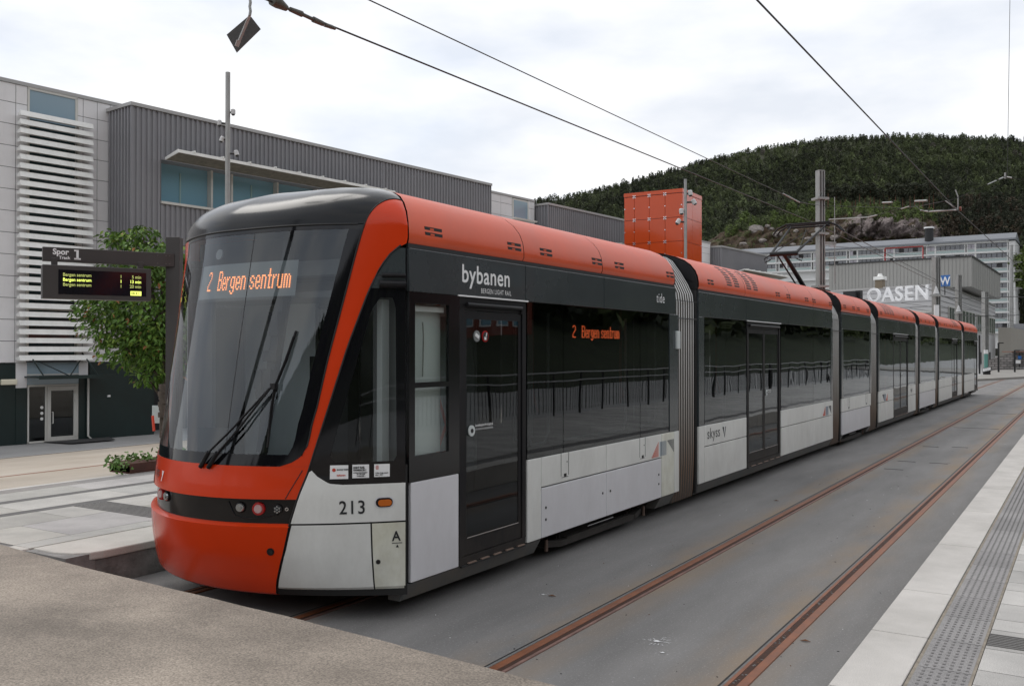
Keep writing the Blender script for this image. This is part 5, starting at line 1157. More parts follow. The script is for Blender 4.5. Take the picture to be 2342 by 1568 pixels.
# camera poles
CAMM = mat('camera_white_grey', (.6, .6, .6), .4, var=.08, vscale=5)
def cam_pole(vx, vtop, D, r, cams, label, zb):
    t = at(vx, vtop, D); e = empty('camera_pole', (t.x, t.y, zb), label, 'pole', 'camera poles behind the tram')
    q = MB(); q.tube([(t.x, t.y, zb), (t.x, t.y, t.z)], r, 12, r2=r * .92); q.build('pole', [GALV], e)
    rt = Vector((math.cos(TH), math.sin(TH), 0)); k = D / FV
    for (dx, vy, tilt) in cams:
        q = MB(); c = at(vx, vy, D); s = 1 if dx > 0 else -1; h = c + rt * dx * k
        q.tube([c, h - rt * s * 5 * k + Vector((0, 0, .5 * k)), h], 2.2 * k, 6, 1)
        d = Vector((rt.x * s * tilt, rt.y * s * tilt, -1)).normalized() * 1.0
        q.tube([h - d * 6 * k, h - d * 5 * k, h + d * 3.5 * k], 5.2 * k, 14, 0); q.tube([h - d * 8 * k, h - d * 6 * k], 3.5 * k, 12, 0, r2=5.2 * k); q.tube([h + d * 3.5 * k, h + d * 6.5 * k], 4.0 * k, 12, 1, r2=3.2 * k); q.build('security_camera', [CAMM, STEELD], e)
cam_pole(521, 166, 22, .062, [(12, 258, .0), (-19, 283, -.1), (-14, 320, .4), (20, 352, .3)], 'tall thin grey pole with four white cameras in front of the window band', -1.0)
cam_pole(1567, 410, 50, .085, [(11, 443, .1), (20, 463, .6), (-9, 485, -.1), (-17, 508, .6)], 'thin grey pole with four white cameras in front of the orange tower', 0)
# catenary masts
def mast(vx, vtop, D, wv, label, zb=0.0, hole=True, recess=False):
    t = at(vx, vtop, D); hw = wv * D / FV / 2; e = empty('catenary_mast', (t.x, t.y, zb), label, 'mast', 'grey masts carrying the overhead wires')
    u = Vector((math.cos(TH + .25), math.sin(TH + .25), 0)); n = Vector((u.y, -u.x, 0)); c = Vector((t.x, t.y, (t.z + zb) / 2)); hh = (t.z - zb) / 2
    q = MB(); q.obox(c, u, n, UP, hw * .16, hw, hh, 0)
    q.obox(c - u * hw * .8, u, n, UP, hw * .12, hw, hh, 0); q.obox(c + u * hw * .8, u, n, UP, hw * .12, hw, hh, 0); q.obox(c, u, n, UP, hw * .9, hw * .1, hh, 1 if recess else 0); q.obox(Vector((t.x, t.y, t.z - hw * .15)), u, n, UP, hw * .95, hw, hw * .12, 0)
    q.build('column', [GALV, GALVD], e)
    if hole:
        q = MB(); z = t.z - .45
        while z > t.z - 4.4: q.disc(Vector((t.x, t.y, z)) + n * hw * .1, n, hw * .22, .012, 12); z -= .36 * 1.0
        q.build('bolt_hole', [INTD], e)
    return e, t, u, n, hw
ms1 = mast(1875, 390, 31, 16, 'tallest grey overhead wire mast, nearest one, standing beside the pantograph')
q = MB()
for vy in (455, 535, 655): p = at(1875, vy, 31); q.obox(p, ms1[2], ms1[3], UP, .21, .21, .035, 0)
p = at(1885, 556, 31); q.obox(p + ms1[2] * .2, ms1[2], ms1[3], UP, .22, .05, .05, 0); q.tube([at(1908, 505, 31) + Vector((0, 0, .8)), at(1908, 520, 31) - Vector((0, 0, 1.9))], .015, 6); q.tube([at(1895, 563, 31), at(1912, 563, 31)], .02, 6); q.tube([at(1893, 590, 31), at(1912, 590, 31)], .02, 6); q.build('bracket', [GALV], ms1[0])
ms2 = mast(2140, 588, 60, 14, 'dark grey wire mast just right of the large white letters', hole=False, recess=True)
q = MB(); p = at(2140, 672, 59.5); q.tube([p, p + Vector((0, 0, .25)), p + Vector((0, 0, .5))], .20, 8, 0, r2=.04); q.obox(p - Vector((0, 0, .1)), (1, 0, 0), (0, 1, 0), UP, .3, .25, .06, 1); q.build('bracket', [CAMM, GALV], ms2[0])
q = MB(); p = at(2141, 715, 59.2); q.obox(p, ms2[2], ms2[3], UP, .16, .05, .5); q.build('cabinet', [LETW], ms2[0])
ms3 = mast(2191, 629, 76, 11, 'grey wire mast standing between the two masts right of the white letters', hole=False, recess=True)
q = MB(); p = at(2191, 712, 75.5); q.tube([p, p + Vector((0, 0, .25)), p + Vector((0, 0, .5))], .20, 8, 0, r2=.04); q.obox(p - Vector((0, 0, .1)), (1, 0, 0), (0, 1, 0), UP, .3, .25, .06, 1); q.build('bracket', [CAMM, GALV], ms3[0])
q = MB(); p = at(2191, 748, 75.2); q.obox(p, ms3[2], ms3[3], UP, .16, .05, .4); q.build('cabinet', [LETW], ms3[0])
ms4 = mast(2252, 667, 84, 11, 'grey wire mast with a row of holes and a turquoise box at its foot', zb=0)
q = MB(); p = at(2254, 828, 83.6); q.obox(p, ms4[2], ms4[3], UP, .15, .06, .75, 0); q.obox(p + Vector((0, 0, .95)), ms4[2], ms4[3], UP, .18, .07, .18, 1); q.build('cabinet', [mat('turquoise_box', (.13, .33, .29), .5), LETW], ms4[0])
e5 = empty('steel_pole', tuple(at(2313, 795, 110)), 'pale round steel pole at the right end of the apartment block', 'pole')
q = MB(); a, b = at(2313, 795, 110), at(2309, 560, 110); b.x, b.y = a.x, a.y; q.tube([a, b], .24, 10, r2=.18)
q.build('pole', [GALV], e5); q = MB()
for k in range(5): p = at(2313, 578 + 20 * k, 110); q.tube([p, p + Vector((.8, .4, .0)), p + Vector((1.1, .5, -.1)), p + Vector((0, 0, -.25))], .03, 5)
q.build('bracket', [GALV], e5)
em = empty('catenary_mast', (-8.7, -2.6, .3), 'dark grey mast behind the viewer, seen only as an upright reflection in the windscreen', 'mast', 'grey masts carrying the overhead wires')
q = MB(); q.box(-8.86, -8.54, -2.76, -2.44, .3, 8.2, 0); q.build('column', [mat('mast_dark_grey', (.06, .06, .062), .6)], em)
# overhead wires: each run of wire is a thing
def sag(a, b, s, n=16): return [a + (b - a) * (k / n) - Vector((0, 0, s * 4 * (k / n) * (1 - k / n))) for k in range(n + 1)]
def wire(pts, r, label, extra=None, name='overhead_wire', cat='wire'):
    e = empty(name, tuple(pts[0]), label, cat); q = MB(); q.tube(pts, r, 6); q.build('cable', [WIRE], e)
    if extra: extra(e)
    return e
CZ = 4.90
P1 = [at(610, -2, 6.2), at(770, 65, 7.4)]
def onX(vx, vy, X): r = ray(vx, vy); t = X / r[0]; return Vector((X, r[1] * t, H + r[2] * t))
c0 = onX(560, -20, -5.65); c1 = onX(770, 65, -5.65); c2 = Vector((-5.65, 22.4, 5.10)); 
def ins(e):
    d = (c1 - c0).normalized(); q = MB(); 
    def seg(v0, v1, r0, r1=None, m=0): a = onX(v0[0], v0[1], -5.65); b = onX(v1[0], v1[1], -5.65); q.tube([a, b], r0, 10, m, r2=r1 or r0)
    seg((622, 1), (634, 6), .045, .05); seg((634, 6), (655, 20), .05, .025); seg((655, 19), (664, 23), .012); seg((663, 22), (690, 33), .020, .026); seg((690, 33), (722, 48), .016); seg((716, 45), (738, 55), .026, .022); 
    seg((736, 52), (760, 60), .008, None, 1); seg((737, 57), (758, 66), .008, None, 1); seg((742, 57), (766, 66), .020, .014)
    q.build('insulator', [mat('insulator_grey', (.10, .095, .08), .6, var=.3, vscale=12), GALV], e)
wire([c0, c1] + sag(c1, c2, .0) [1:] + [Vector((-5.65, 40, 4.98)), Vector((-5.6, 66, 5.0)), Vector((-5.0, 90, 5.1))], .0085, 'thick contact wire above the tram, running from the tensioner down to the pantograph', ins)
m0 = onX(838, -2, -5.65); m1_ = onX(1830, 463, -5.65)
def sp(e):
    q = MB(); a, b = onX(1790, 443, -5.65), onX(1828, 463, -5.65); q.tube([a, b], .016, 6); q.build('clamp', [GALV], e)
wire([m0, m1_, at(1875, 470, 31)], .0065, 'thin carrier wire above the contact wire of the tram', sp)
w0 = onX(1690, -42, -2.45); w1 = onX(2190, 482, -2.45); w2 = onX(2320, 586, -2.45)
def sp2(e):
    q = MB(); a = onX(2190, 480, -2.45); q.tube([a, a + Vector((0, 0, .30)), a + Vector((-.05, 0, .45))], .014, 6, 0); q.tube([a + Vector((-.25, 0, .22)), a], .014, 6); q.disc(a + Vector((.03, 0, .02)), (1, 0, 0), .05, .04, 10, 1)
    q.build('steady_clamp', [GALV, mat('clay_insulator', (.20, .05, .03), .5)], e)
wire([w0, w1, Vector((w2.x, w2.y, w2.z - .25)), Vector((-2.3, 66, 5.1)), Vector((-1.0, 90, 5.2))], .0095, 'thick contact wire of the empty track crossing the sky at upper right', sp2)
# cross span from the nearest mast to the right, with its turnbuckles
A_ = at(1880, 470, 31); B_ = onX(2180, 456, -2.45); Cc = at(2298, 404, 23.2); Dd = at(2420, 426, 21)
def tb(e):
    def seg(a, b, t0, t1, r, m=0): q.tube([a + (b - a) * t0, a + (b - a) * t1], r, 8, m)
    q = MB(); seg(A_, B_, .57, .64, .022); seg(A_, B_, .79, .86, .022); seg(B_, Cc, .62, .80, .014, 0); seg(B_, Cc, .86, .95, .02); q.tube([Cc + Vector((0, 0, -.05)), Cc + Vector((0, 0, .10))], .022, 8); seg(Cc, Dd, .04, .14, .016)
    q.build('turnbuckle', [GALV], e)
wire([A_, at(2055, 476, 27.5), at(2100, 472, 26), B_, Cc, Dd], .008, 'span wire from the nearest mast to the right picture edge with pale turnbuckles', tb)
sA, sB = at(1895, 502, 30), at(2075, 473, 26.5)
def st(e):
    q = MB(); q.tube([sA, at(1985, 497, 28)], .016, 8); q.tube([at(1985, 497, 28), at(2005, 492, 27.6)], .02, 8); q.tube([at(2060, 478, 26.8), at(2078, 472, 26.4)], .016, 8); q.build('steady_arm', [GALV], e)
wire([sA, at(2010, 490, 27.5), at(2060, 477, 26.8)], .007, 'short slanted tube and wire holding the contact wire beside the nearest mast', st)
tA = at(2092, 470, 26); tB = onX(2188, 480, -2.45)
def st2(e):
    q = MB(); q.tube([at(2125, 484, 25.2), tB], .018, 8); q.tube([at(2105, 481, 25.6), at(2122, 484, 25.2)], .02, 8); q.build('steady_arm', [GALV], e)
wire([tA, at(2105, 481, 25.6), tB], .007, 'steady tube reaching the contact wire of the empty track', st2)
wire([at(2309, -10, 24), at(2303, 402, 23.2)], .007, 'vertical thin wire hanging near the right edge of the sky')
wire([at(1880, 562, 31), at(2005, 570, 40), at(2300, 562, 62), at(2420, 560, 75)], .010, 'thin level wire crossing in front of the grey mall wing')
wire([at(1985, 572, 40), at(2060, 582, 45), at(2138, 585, 58)], .010, 'thin wire sloping from the level wire to the second mast')
wire([onX(1910, 520, -5.65), at(2140, 640, 60), at(2260, 700, 84)], .012, 'long wire sloping down from the pantograph towards the far masts')
q_ = [(2144, 676, 60), (2190, 682, 63), (2240, 682, 70), (2316, 678, 84), (2420, 684, 90)]
wire([at(*p) for p in q_], .035, 'thick black feeder cable running right from the second mast')
wire([at(2195, 713, 76), at(2210, 722, 78), (at(2260, 722, 84)), at(2330, 720, 95)], .035, 'thick black feeder cable running right from the third mast')
for i, (a, b, c) in enumerate(((692, 700, 706), (704, 712, 722), (650, 700, 735), (735, 738, 744))):
    wire(sag(at(2060 + 20 * i, a, 58), at(2320, c, 100), .3), .014, ('uppermost', 'second', 'steepest', 'lowest')[i] + ' of the thin black wires in front of the wing windows')
# hanging diamond plate
dm = empty('hanging_sign', tuple(at(557, 75, 7.6)), 'grey diamond plate hanging from a chain, seen from its back', 'sign')
kx = 7.6; c_ = at(557, 75, kx); rt = Vector((math.cos(TH), math.sin(TH), 0)); fw = Vector((-math.sin(TH), math.cos(TH), 0))
pts = [at(571, 35, kx - .06), at(596, 67, kx + .02), at(541, 121, kx + .06), at(518, 80, kx - .02)]
q = MB(); q.prism(pts[::-1], fw * .006, 0); q.build('plate', [mat('plate_back', (.12, .125, .13), .5)], dm)
q = MB(); q.beam(at(571, 37, kx - .09), at(560, 62, kx - .07), .014, .004, 0); q.beam(at(560, 62, kx - .07), at(545, 98, kx - .04), .012, .006, 1); q.beam(at(546, 93, kx - .06), at(541, 107, kx - .05), .020, .004, 0); q.build('bracket', [mat('bracket_pale', (.42, .38, .36), .5), GALV], dm)
q = MB()
for k in range(5): a = at(571 + (k % 2) * 1.5, 36 - 10 * k, kx - .06); b = at(571 + ((k + 1) % 2) * 1.5, 26 - 10 * k, kx - .06); q.tube([a, b], .012, 7)
q.build('chain', [GALV], dm)
# planter, lamps, bollards, shelter
LEAF = mat('planter_leaf', (.10, .20, .03), .6, var=.45, vscale=30)
CORT = mat('corten_steel', (.095, .032, .022), .65, var=.35, vscale=4)
def leaves(mb, c, rad, n, sz, rr, m=0, flat=1.0):
    for _ in range(n):
        while True:
            p = Vector((rr.uniform(-1, 1), rr.uniform(-1, 1), rr.uniform(-1, 1)))
            if p.length < 1: break
        p = Vector(c) + Vector((p.x * rad[0], p.y * rad[1], p.z * rad[2])); d = Vector((rr.gauss(0, 1), rr.gauss(0, 1), rr.gauss(0, .6) - .3)).normalized(); u = d.cross(Vector((rr.gauss(0, 1), rr.gauss(0, 1), rr.gauss(0, 1)))).normalized(); s = sz * rr.uniform(.6, 1.25)
        mb.add([p, p + d * s * .5 + u * s * .28, p + d * s, p + d * s * .5 - u * s * .28], [(0, 1, 2, 3)], m)
pl = empty('planter', (-10.9, 8.3, .3), 'low rust coloured steel planter with green leafy plants beside the tram nose', 'planter')
pa, pc = Vector((-10.78, 6.95, .30)), Vector((-10.78, 11.5, .30)); ga = gp(302, 1084, .3); pa = Vector((ga[0] - .05, ga[1], .30)); pc = pa + Vector((0, 4.2, 0))
q = MB(); q.box(pa.x - .45, pa.x, pa.y, pc.y, .30, .40, 0); 
for k in range(5): q.box(pa.x - .46, pa.x + .004, pa.y + k * 1.05, pa.y + k * 1.05 + 1.04, .32, .44, 0)
q.build('box', [CORT], pl)
rr = random.Random(3); q = MB()
for k in range(12): leaves(q, (pa.x - .22 + rr.uniform(-.1, .12), pa.y + .05 + k * .36, .47 + rr.uniform(-.02, .05)), (.20, .24, .10), 100, .075, rr)
leaves(q, (pa.x - .05, pa.y - .12, .42), (.10, .14, .08), 50, .07, rr); q.build('plants', [LEAF], pl)
BLK = mat('black_powder_coat', (.012, .012, .013), .4)
for i, (vx, vt, vb, lab) in enumerate(((2283, 784, 860, 'black street lamp with a short arm, middle of the stone wall'), (2320, 801, 860, 'black street lamp with a short arm at the right end of the stone wall'), (2239.5, 766, 861, 'black lamp post just left of the mast with the turquoise box'))):
    a = at(vx, vb, 80); t = at(vx, vt, 80); t.x, t.y = a.x, a.y; e = empty('street_lamp', tuple(a), lab, 'street lamp', 'black lamp posts at the far bend')
    q = MB(); q.beam(a, t, .07, .07, 0, (1, 0, 0)); q.build('pole', [BLK], e)
    if i < 2: q = MB(); q.beam(t, t + rt * .42, .05, .04); q.build('lamp_head', [BLK], e)
for i, lab in enumerate(('leftmost of the four black bollards', 'second from left of the four black bollards', 'third from left of the four black bollards', 'rightmost of the four black bollards')):
    a = at(2250 + 4 * i, 871 - i, 72); t = a + Vector((0, 0, 1.0)); e = empty('bollard', tuple(a), lab + ' in front of the stone wall', 'bollard', 'black bollards with pale bands')
    q = MB(); q.tube([a, t], .085, 10); q.build('post', [BLK], e); q = MB(); q.tube([t - Vector((0, 0, .25)), t - Vector((0, 0, .02))], .092, 10); q.build('reflective_band', [LETW], e)
sh = empty('bus_shelter', tuple(at(2335, 862, 92)), 'small shelter with a thin brown roof at the right edge', 'shelter')
q = MB(); q.obox(at(2345, 804, 92), rt, fw, UP, 1.9, .9, .06); q.build('roof', [mat('shelter_roof', (.20, .11, .08), .6)], sh)
for vx in (2331, 2352): q = MB(); a = at(vx, 862, 92); b = at(vx, 804, 92); b.x, b.y = a.x, a.y; q.beam(a, b, .06, .06, 0, (1, 0, 0)); q.build('post', [BLK], sh)
q = MB(); q.obox(at(2331, 817, 91), rt, fw, UP, .16, .03, .16); q.build('blue_sign', [bpy.data.materials['sign_blue']], sh); q = MB(); q.obox(at(2326, 827, 91), rt, fw, UP, .3, .03, .17); q.build('notice', [LETW], sh)
rl = empty('railing', tuple(at(2330, 862, 90)), 'thin grey metal railing below the shelter at the right edge', 'railing')
q = MB()
for k in range(12): a = at(2316 + 8 * k, 864, 90); q.tube([a, a + Vector((0, 0, 1.0))], .03, 5)
a, b = at(2316, 864, 90), at(2404, 864, 90); 
for z in (1.0, .5): q.tube([a + Vector((0, 0, z)), b + Vector((0, 0, z))], .03, 5)
q.build('bars', [GALV], rl)
# ================================================================== THE TREE BY THE SIGN
BARK = mat('bark_grey_brown', (.10, .08, .065), .9, var=.4, vscale=14, bump=.4, bscale=30)
LM = [mat('leaf_mid_green', (.12, .225, .038), .5), mat('leaf_dark_green', (.075, .145, .025), .5), mat('leaf_light_green', (.21, .31, .055), .5), mat('leaf_reddish', (.34, .15, .06), .5)]
for m_ in LM: m_.node_tree.nodes['Principled BSDF'].inputs['Specular IOR Level'].default_value = .3
def leaf_tree(name, base, top, blobs, n, sz, label, grp=None, seed=1, trunk_r=.09, mats=None):
    rr = random.Random(seed); e = empty(name, tuple(base), label, 'tree', grp); q = MB(); b = Vector(base); t = Vector(top)
    q.tube([b, b + (t - b) * .4 + Vector((.04, .03, 0)), b + (t - b) * .75, t], trunk_r, 8, 0, r2=trunk_r * .35)
    for (c, r) in blobs:
        s = b + (t - b) * rr.uniform(.35, .8); q.tube([s, (s + Vector(c)) / 2 + Vector((0, 0, .1)), Vector(c)], trunk_r * .35, 5, 0, r2=trunk_r * .1)
    q.build('trunk', [BARK], e); q = MB()
    for (c, r) in blobs:
        c = Vector(c)
        for _ in range(int(n * r[0] * r[2])):
            a = rr.random() * 6.283; cz = rr.uniform(-1, 1); rad = (rr.random() ** .45); hv = math.sqrt(1 - cz * cz); p = c + Vector((math.cos(a) * hv * r[0], math.sin(a) * hv * r[1], cz * r[2])) * rad
            out_ = Vector((math.cos(a) * hv, math.sin(a) * hv, 0)); d = (out_ * .8 + Vector((rr.gauss(0, .45), rr.gauss(0, .45), -.55 + rr.gauss(0, .3)))).normalized(); u = d.cross(Vector((rr.gauss(0, .4), rr.gauss(0, .4), 1))).normalized(); s = sz * rr.uniform(.6, 1.2); nn = u.cross(d) * s * .10
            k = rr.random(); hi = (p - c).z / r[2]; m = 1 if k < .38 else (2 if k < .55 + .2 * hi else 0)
            if rad > .93 and rr.random() < .12: m = 3
            q.add([p, p + d * s * .35 + u * s * .26 + nn, p + d * s * .7 + u * s * .20 + nn * .6, p + d * s - nn, p + d * s * .7 - u * s * .20 + nn * .6, p + d * s * .35 - u * s * .26 + nn], [(0, 1, 3), (1, 2, 3), (0, 3, 5), (3, 4, 5)], m)
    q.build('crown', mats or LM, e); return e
TD = 15.5
def tp(vx, vy, dD=0): return tuple(at(vx, vy, TD + dD))
tb_ = at(376, 1000, TD); tb_.z = -.2
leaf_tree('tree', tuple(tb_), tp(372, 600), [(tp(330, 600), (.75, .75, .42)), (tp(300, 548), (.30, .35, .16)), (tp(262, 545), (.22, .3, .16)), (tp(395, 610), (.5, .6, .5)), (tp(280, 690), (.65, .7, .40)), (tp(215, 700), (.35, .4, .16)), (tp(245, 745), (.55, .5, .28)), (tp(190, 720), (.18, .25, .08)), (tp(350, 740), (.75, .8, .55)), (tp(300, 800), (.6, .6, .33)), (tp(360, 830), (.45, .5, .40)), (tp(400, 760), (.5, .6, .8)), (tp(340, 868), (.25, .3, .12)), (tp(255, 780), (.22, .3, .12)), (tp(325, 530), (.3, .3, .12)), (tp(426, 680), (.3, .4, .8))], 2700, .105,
          'leafy green tree with reddish leaf tips behind the station sign', seed=5, trunk_r=.07)
q = MB(); q.tube([at(372, 1000, 14.5), at(373, 880, 14.5)], .05, 8); 
for k in range(9): c_ = at(372 + 2 * math.sin(k * 2.1), 884 + 8 * k, 14.45); q.tube([c_ - Vector((0, 0, .04)), c_, c_ + Vector((0, 0, .04))], .06, 8)
o = q.build('knotted_stem', [BARK]); tag(o, 'short brown knotted stem visible between the sign post and the tram nose', 'stem')
sgn = empty('barrier_board', tuple(at(360, 990, 20)), 'pale board with a red edge beside the dark green wall, left of the tram nose', 'board')
q = MB(); q.obox(at(360, 947, 20), rt, fw, UP, .11, .02, .19); q.build('panel', [mat('pale_board', (.45, .52, .52), .5)], sgn)
q = MB(); q.beam(at(372, 920, 19.8), at(376, 985, 19.8), .03, .02); q.beam(at(349, 950, 19.8), at(352, 985, 19.8), .02, .02); q.build('leg', [POLE], sgn)
# ================================================================== HILLS
def vnoise(x, y, s=0):
    xi, yi = math.floor(x), math.floor(y); fx, fy = x - xi, y - yi; fx, fy = fx * fx * (3 - 2 * fx), fy * fy * (3 - 2 * fy)
    h = lambda a, b: (math.sin(a * 127.1 + b * 311.7 + s * 74.7) * 43758.5453) % 1
    return (h(xi, yi) * (1 - fx) + h(xi + 1, yi) * fx) * (1 - fy) + (h(xi, yi + 1) * (1 - fx) + h(xi + 1, yi + 1) * fx) * fy
def fbm(x, y, s=0, o=4): return sum(vnoise(x * 2 ** k, y * 2 ** k, s + k) / 2 ** k for k in range(o)) / 2 * 1.07
RIDGE = ([700, 1100, 1215, 1300, 1450, 1600, 1750, 1900, 2100, 2341, 2700, 3100, 4000, 5500], [600, 500, 464, 455, 418, 376, 341, 321, 314, 324, 345, 380, 380, 300])
def hill(vx, t):
    if t < 0: p = at(vx, 815, 360); p.z = min(p.z, -2); return p
    D = 430 + 330 * t; yr = lerp(vx, *RIDGE); y0 = 730
    vy = y0 + (yr - y0) * (t ** .85) ; p = at(vx, vy, D); p.z += 5 * (fbm(vx / 60, t * 8, 3) - .5) * (1 - t); return p
HM = mat('forest_floor', (.045, .055, .022), .95, var=.4, vscale=.03, col2=(.03, .028, .018))
q = MB(); rows = []
for i in range(-1, 31): t = i / 30; rows.append([hill(700 + 60 * j, t) for j in range(81)])
rows.append([hill(700 + 60 * j, 1) + Vector((-30, 60, -40)) for j in range(81)])
q.grid(rows, 0, True, True); o = q.build('hill', [HM]); tag(o, kind='structure')
KN = ([1500, 1600, 1640, 1700, 1780, 1860, 1950, 2050, 2130, 2250, 2341, 2600], [620, 566, 536, 512, 503, 487, 480, 484, 492, 510, 520, 540])
def knoll(vx, t):
    D = 335 + 60 * t ** 1.2; yr = lerp(vx, *KN) + 5 * (fbm(vx / 30, 0, 9) - .5); vy = 700 + (yr - 700) * t ** .9
    cl = math.exp(-((vx - 2010) / 110) ** 2) * math.exp(-((t - .80) / .16) ** 2); D -= 26 * cl * (.6 + .8 * fbm(vx / 18, t * 12, 21))
    p = at(vx, vy, D); n = fbm(vx / 14, t * 22, 5, 5) - .5; p += Vector((.54, -.84, .3)) * n * (7 + 10 * cl); return p
def knoll_mat():
    m = bpy.data.materials.new('heath_and_rock'); m.use_nodes = True; nt = m.node_tree; N = nt.nodes; L = nt.links; p = N['Principled BSDF']; tc = N.new('ShaderNodeTexCoord')
    def nz(s, d=6, r=.65): n = N.new('ShaderNodeTexNoise'); n.inputs['Scale'].default_value = s; n.inputs['Detail'].default_value = d; n.inputs['Roughness'].default_value = r; L.new(tc.outputs['Object'], n.inputs[0]); return n.outputs[0]
    r = N.new('ShaderNodeValToRGB'); e = r.color_ramp.elements; e[0].position = .36; e[0].color = (.040, .024, .014, 1); e[1].position = .66; e[1].color = (.060, .078, .018, 1); L.new(nz(.16), r.inputs[0])
    x = r.color_ramp.elements.new(.5); x.color = (.075, .048, .026, 1)
    r2 = N.new('ShaderNodeValToRGB'); e = r2.color_ramp.elements; e[0].position = .35; e[0].color = (.11, .085, .08, 1); e[1].position = .7; e[1].color = (.36, .30, .285, 1); L.new(nz(.5, 8, .75), r2.inputs[0])
    at_ = N.new('ShaderNodeAttribute'); at_.attribute_name = 'rock'
    ma = N.new('ShaderNodeMath'); ma.operation = 'ADD'; L.new(at_.outputs['Fac'], ma.inputs[0]); L.new(nz(.13, 7, .7), ma.inputs[1])
    r3 = N.new('ShaderNodeValToRGB'); e = r3.color_ramp.elements; e[0].position = .60; e[0].color = (0, 0, 0, 1); e[1].position = .66; e[1].color = (1, 1, 1, 1); L.new(ma.outputs[0], r3.inputs[0])
    mx = N.new('ShaderNodeMix'); mx.data_type = 'RGBA'; L.new(r3.outputs[0], mx.inputs[0]); L.new(r.outputs[0], mx.inputs[6]); L.new(r2.outputs[0], mx.inputs[7]); L.new(mx.outputs[2], p.inputs['Base Color']); p.inputs['Roughness'].default_value = .95
    b = N.new('ShaderNodeBump'); b.inputs['Strength'].default_value = .8; b.inputs['Distance'].default_value = 2.0; L.new(nz(.6, 8, .7), b.inputs['Height']); L.new(b.outputs[0], p.inputs['Normal']); return m
q = MB(); NJ, NI = 220, 70; rows = [[knoll(1500 + 5 * j, i / NI) for j in range(NJ + 1)] for i in range(NI + 1)]; rows.append([p + Vector((-8, 12, -14)) for p in rows[-1]])
q.grid(rows, 0, True, True); o = q.build('knoll', [knoll_mat()]); tag(o, kind='structure')
a = o.data.attributes.new('rock', 'FLOAT', 'POINT'); dat = []
for i in range(NI + 2):
    for j in range(NJ + 1):
        vx = 1500 + 5 * j; t = min(1, i / NI); cl = math.exp(-((vx - 2010) / 120) ** 2) * math.exp(-((t - .80) / .15) ** 2); cl += .6 * math.exp(-((vx - 2150) / 60) ** 2) * math.exp(-((t - .68) / .15) ** 2); dat.append(-.10 + .42 * min(1, cl))
a.data.foreach_set('value', dat)
ROCK = mat('boulder_grey', (.27, .24, .22), .9, var=.4, vscale=.8)
rr = random.Random(12); bo = [(1727, 527, 2.6), (1752, 520, 1.0), (1764, 523, 1.1), (1775, 540, 1.6), (1783, 511, .9), (1743, 552, 1.3), (1700, 558, 1.2), (1820, 530, 1.0), (1850, 545, 1.4), (1868, 530, 1.2), (1905, 548, 1.5), (1940, 560, 1.3), (1813, 560, 1.1)]
for i, (vx, vy, r_) in enumerate(bo):
    t = ((700 - vy) / (700 - lerp(vx, *KN))) ** (1 / .9); c = knoll(vx, min(.98, t)); q = MB(); rows = []
    for k in range(9):
        th = math.pi * k / 8; rows.append([c + Vector((math.sin(th) * math.cos(ph) * r_ * 1.25, math.sin(th) * math.sin(ph) * r_, math.cos(th) * r_ * .8)) * (.7 + .6 * vnoise(math.sin(th) * math.cos(ph) * 1.7 + i * 5, math.cos(th) * 1.7 + math.sin(ph) * 2, 2)) for ph in [2 * math.pi * j / 12 for j in range(13)]])
    q.grid(rows, 0, False); o = q.build('boulder', [ROCK]); lab = ('largest pale boulder on the heath slope right of the orange tower' if i == 0 else ('small grey boulder on the heath slope, ' + ('just right of the largest one', 'second to the right of the largest one', 'right of and below the largest one', 'near the crest right of the largest one', 'below the largest one', 'lowest on the left beside the mall roof', 'left of the pantograph', 'behind the pantograph', 'behind the upper pantograph arm', 'right of the nearest mast', 'right of the nearest mast and low', 'low, left of the pantograph')[i - 1])); tag(o, lab, 'boulder', 'boulders on the heath slope')
# forest canopy built from leaf-clump quads, thousands of crowns in one mass
def crown_template(seed, kind):
    r = np.random.default_rng(seed); n = 62; v = []
    a = r.uniform(0, 2 * np.pi, n); u = r.uniform(0, 1, n)
    if kind == 0: rad = (1 - u) ** .7 * 1.5 + .15; z = .6 + u * 5.6
    else: th = np.arccos(1 - 2 * u * .9); rad = np.sin(th) * 2.2; z = 3.4 + np.cos(th) * 2.5
    rad = rad * r.uniform(.55, 1.05, n); c = np.stack([rad * np.cos(a), rad * np.sin(a), z], 1)
    d1 = r.normal(size=(n, 3)); d1[:, 2] -= .3; d1 /= np.linalg.norm(d1, axis=1)[:, None]; d2 = np.cross(d1, r.normal(size=(n, 3))); d2 /= np.linalg.norm(d2, axis=1)[:, None]
    s = r.uniform(.32, .72, n)[:, None]; return np.stack([c - d1 * s, c + d2 * s * .8, c + d1 * s, c - d2 * s * .8], 1)
TPL = [crown_template(k, k % 2) for k in range(8)]
FOM = bpy.data.materials.new('forest_leaves'); FOM.use_nodes = True; nt = FOM.node_tree; p = nt.nodes['Principled BSDF']; a_ = nt.nodes.new('ShaderNodeAttribute'); a_.attribute_name = 'tint'; nt.links.new(a_.outputs[0], p.inputs['Base Color']); p.inputs['Roughness'].default_value = .8; p.inputs['Specular IOR Level'].default_value = .15
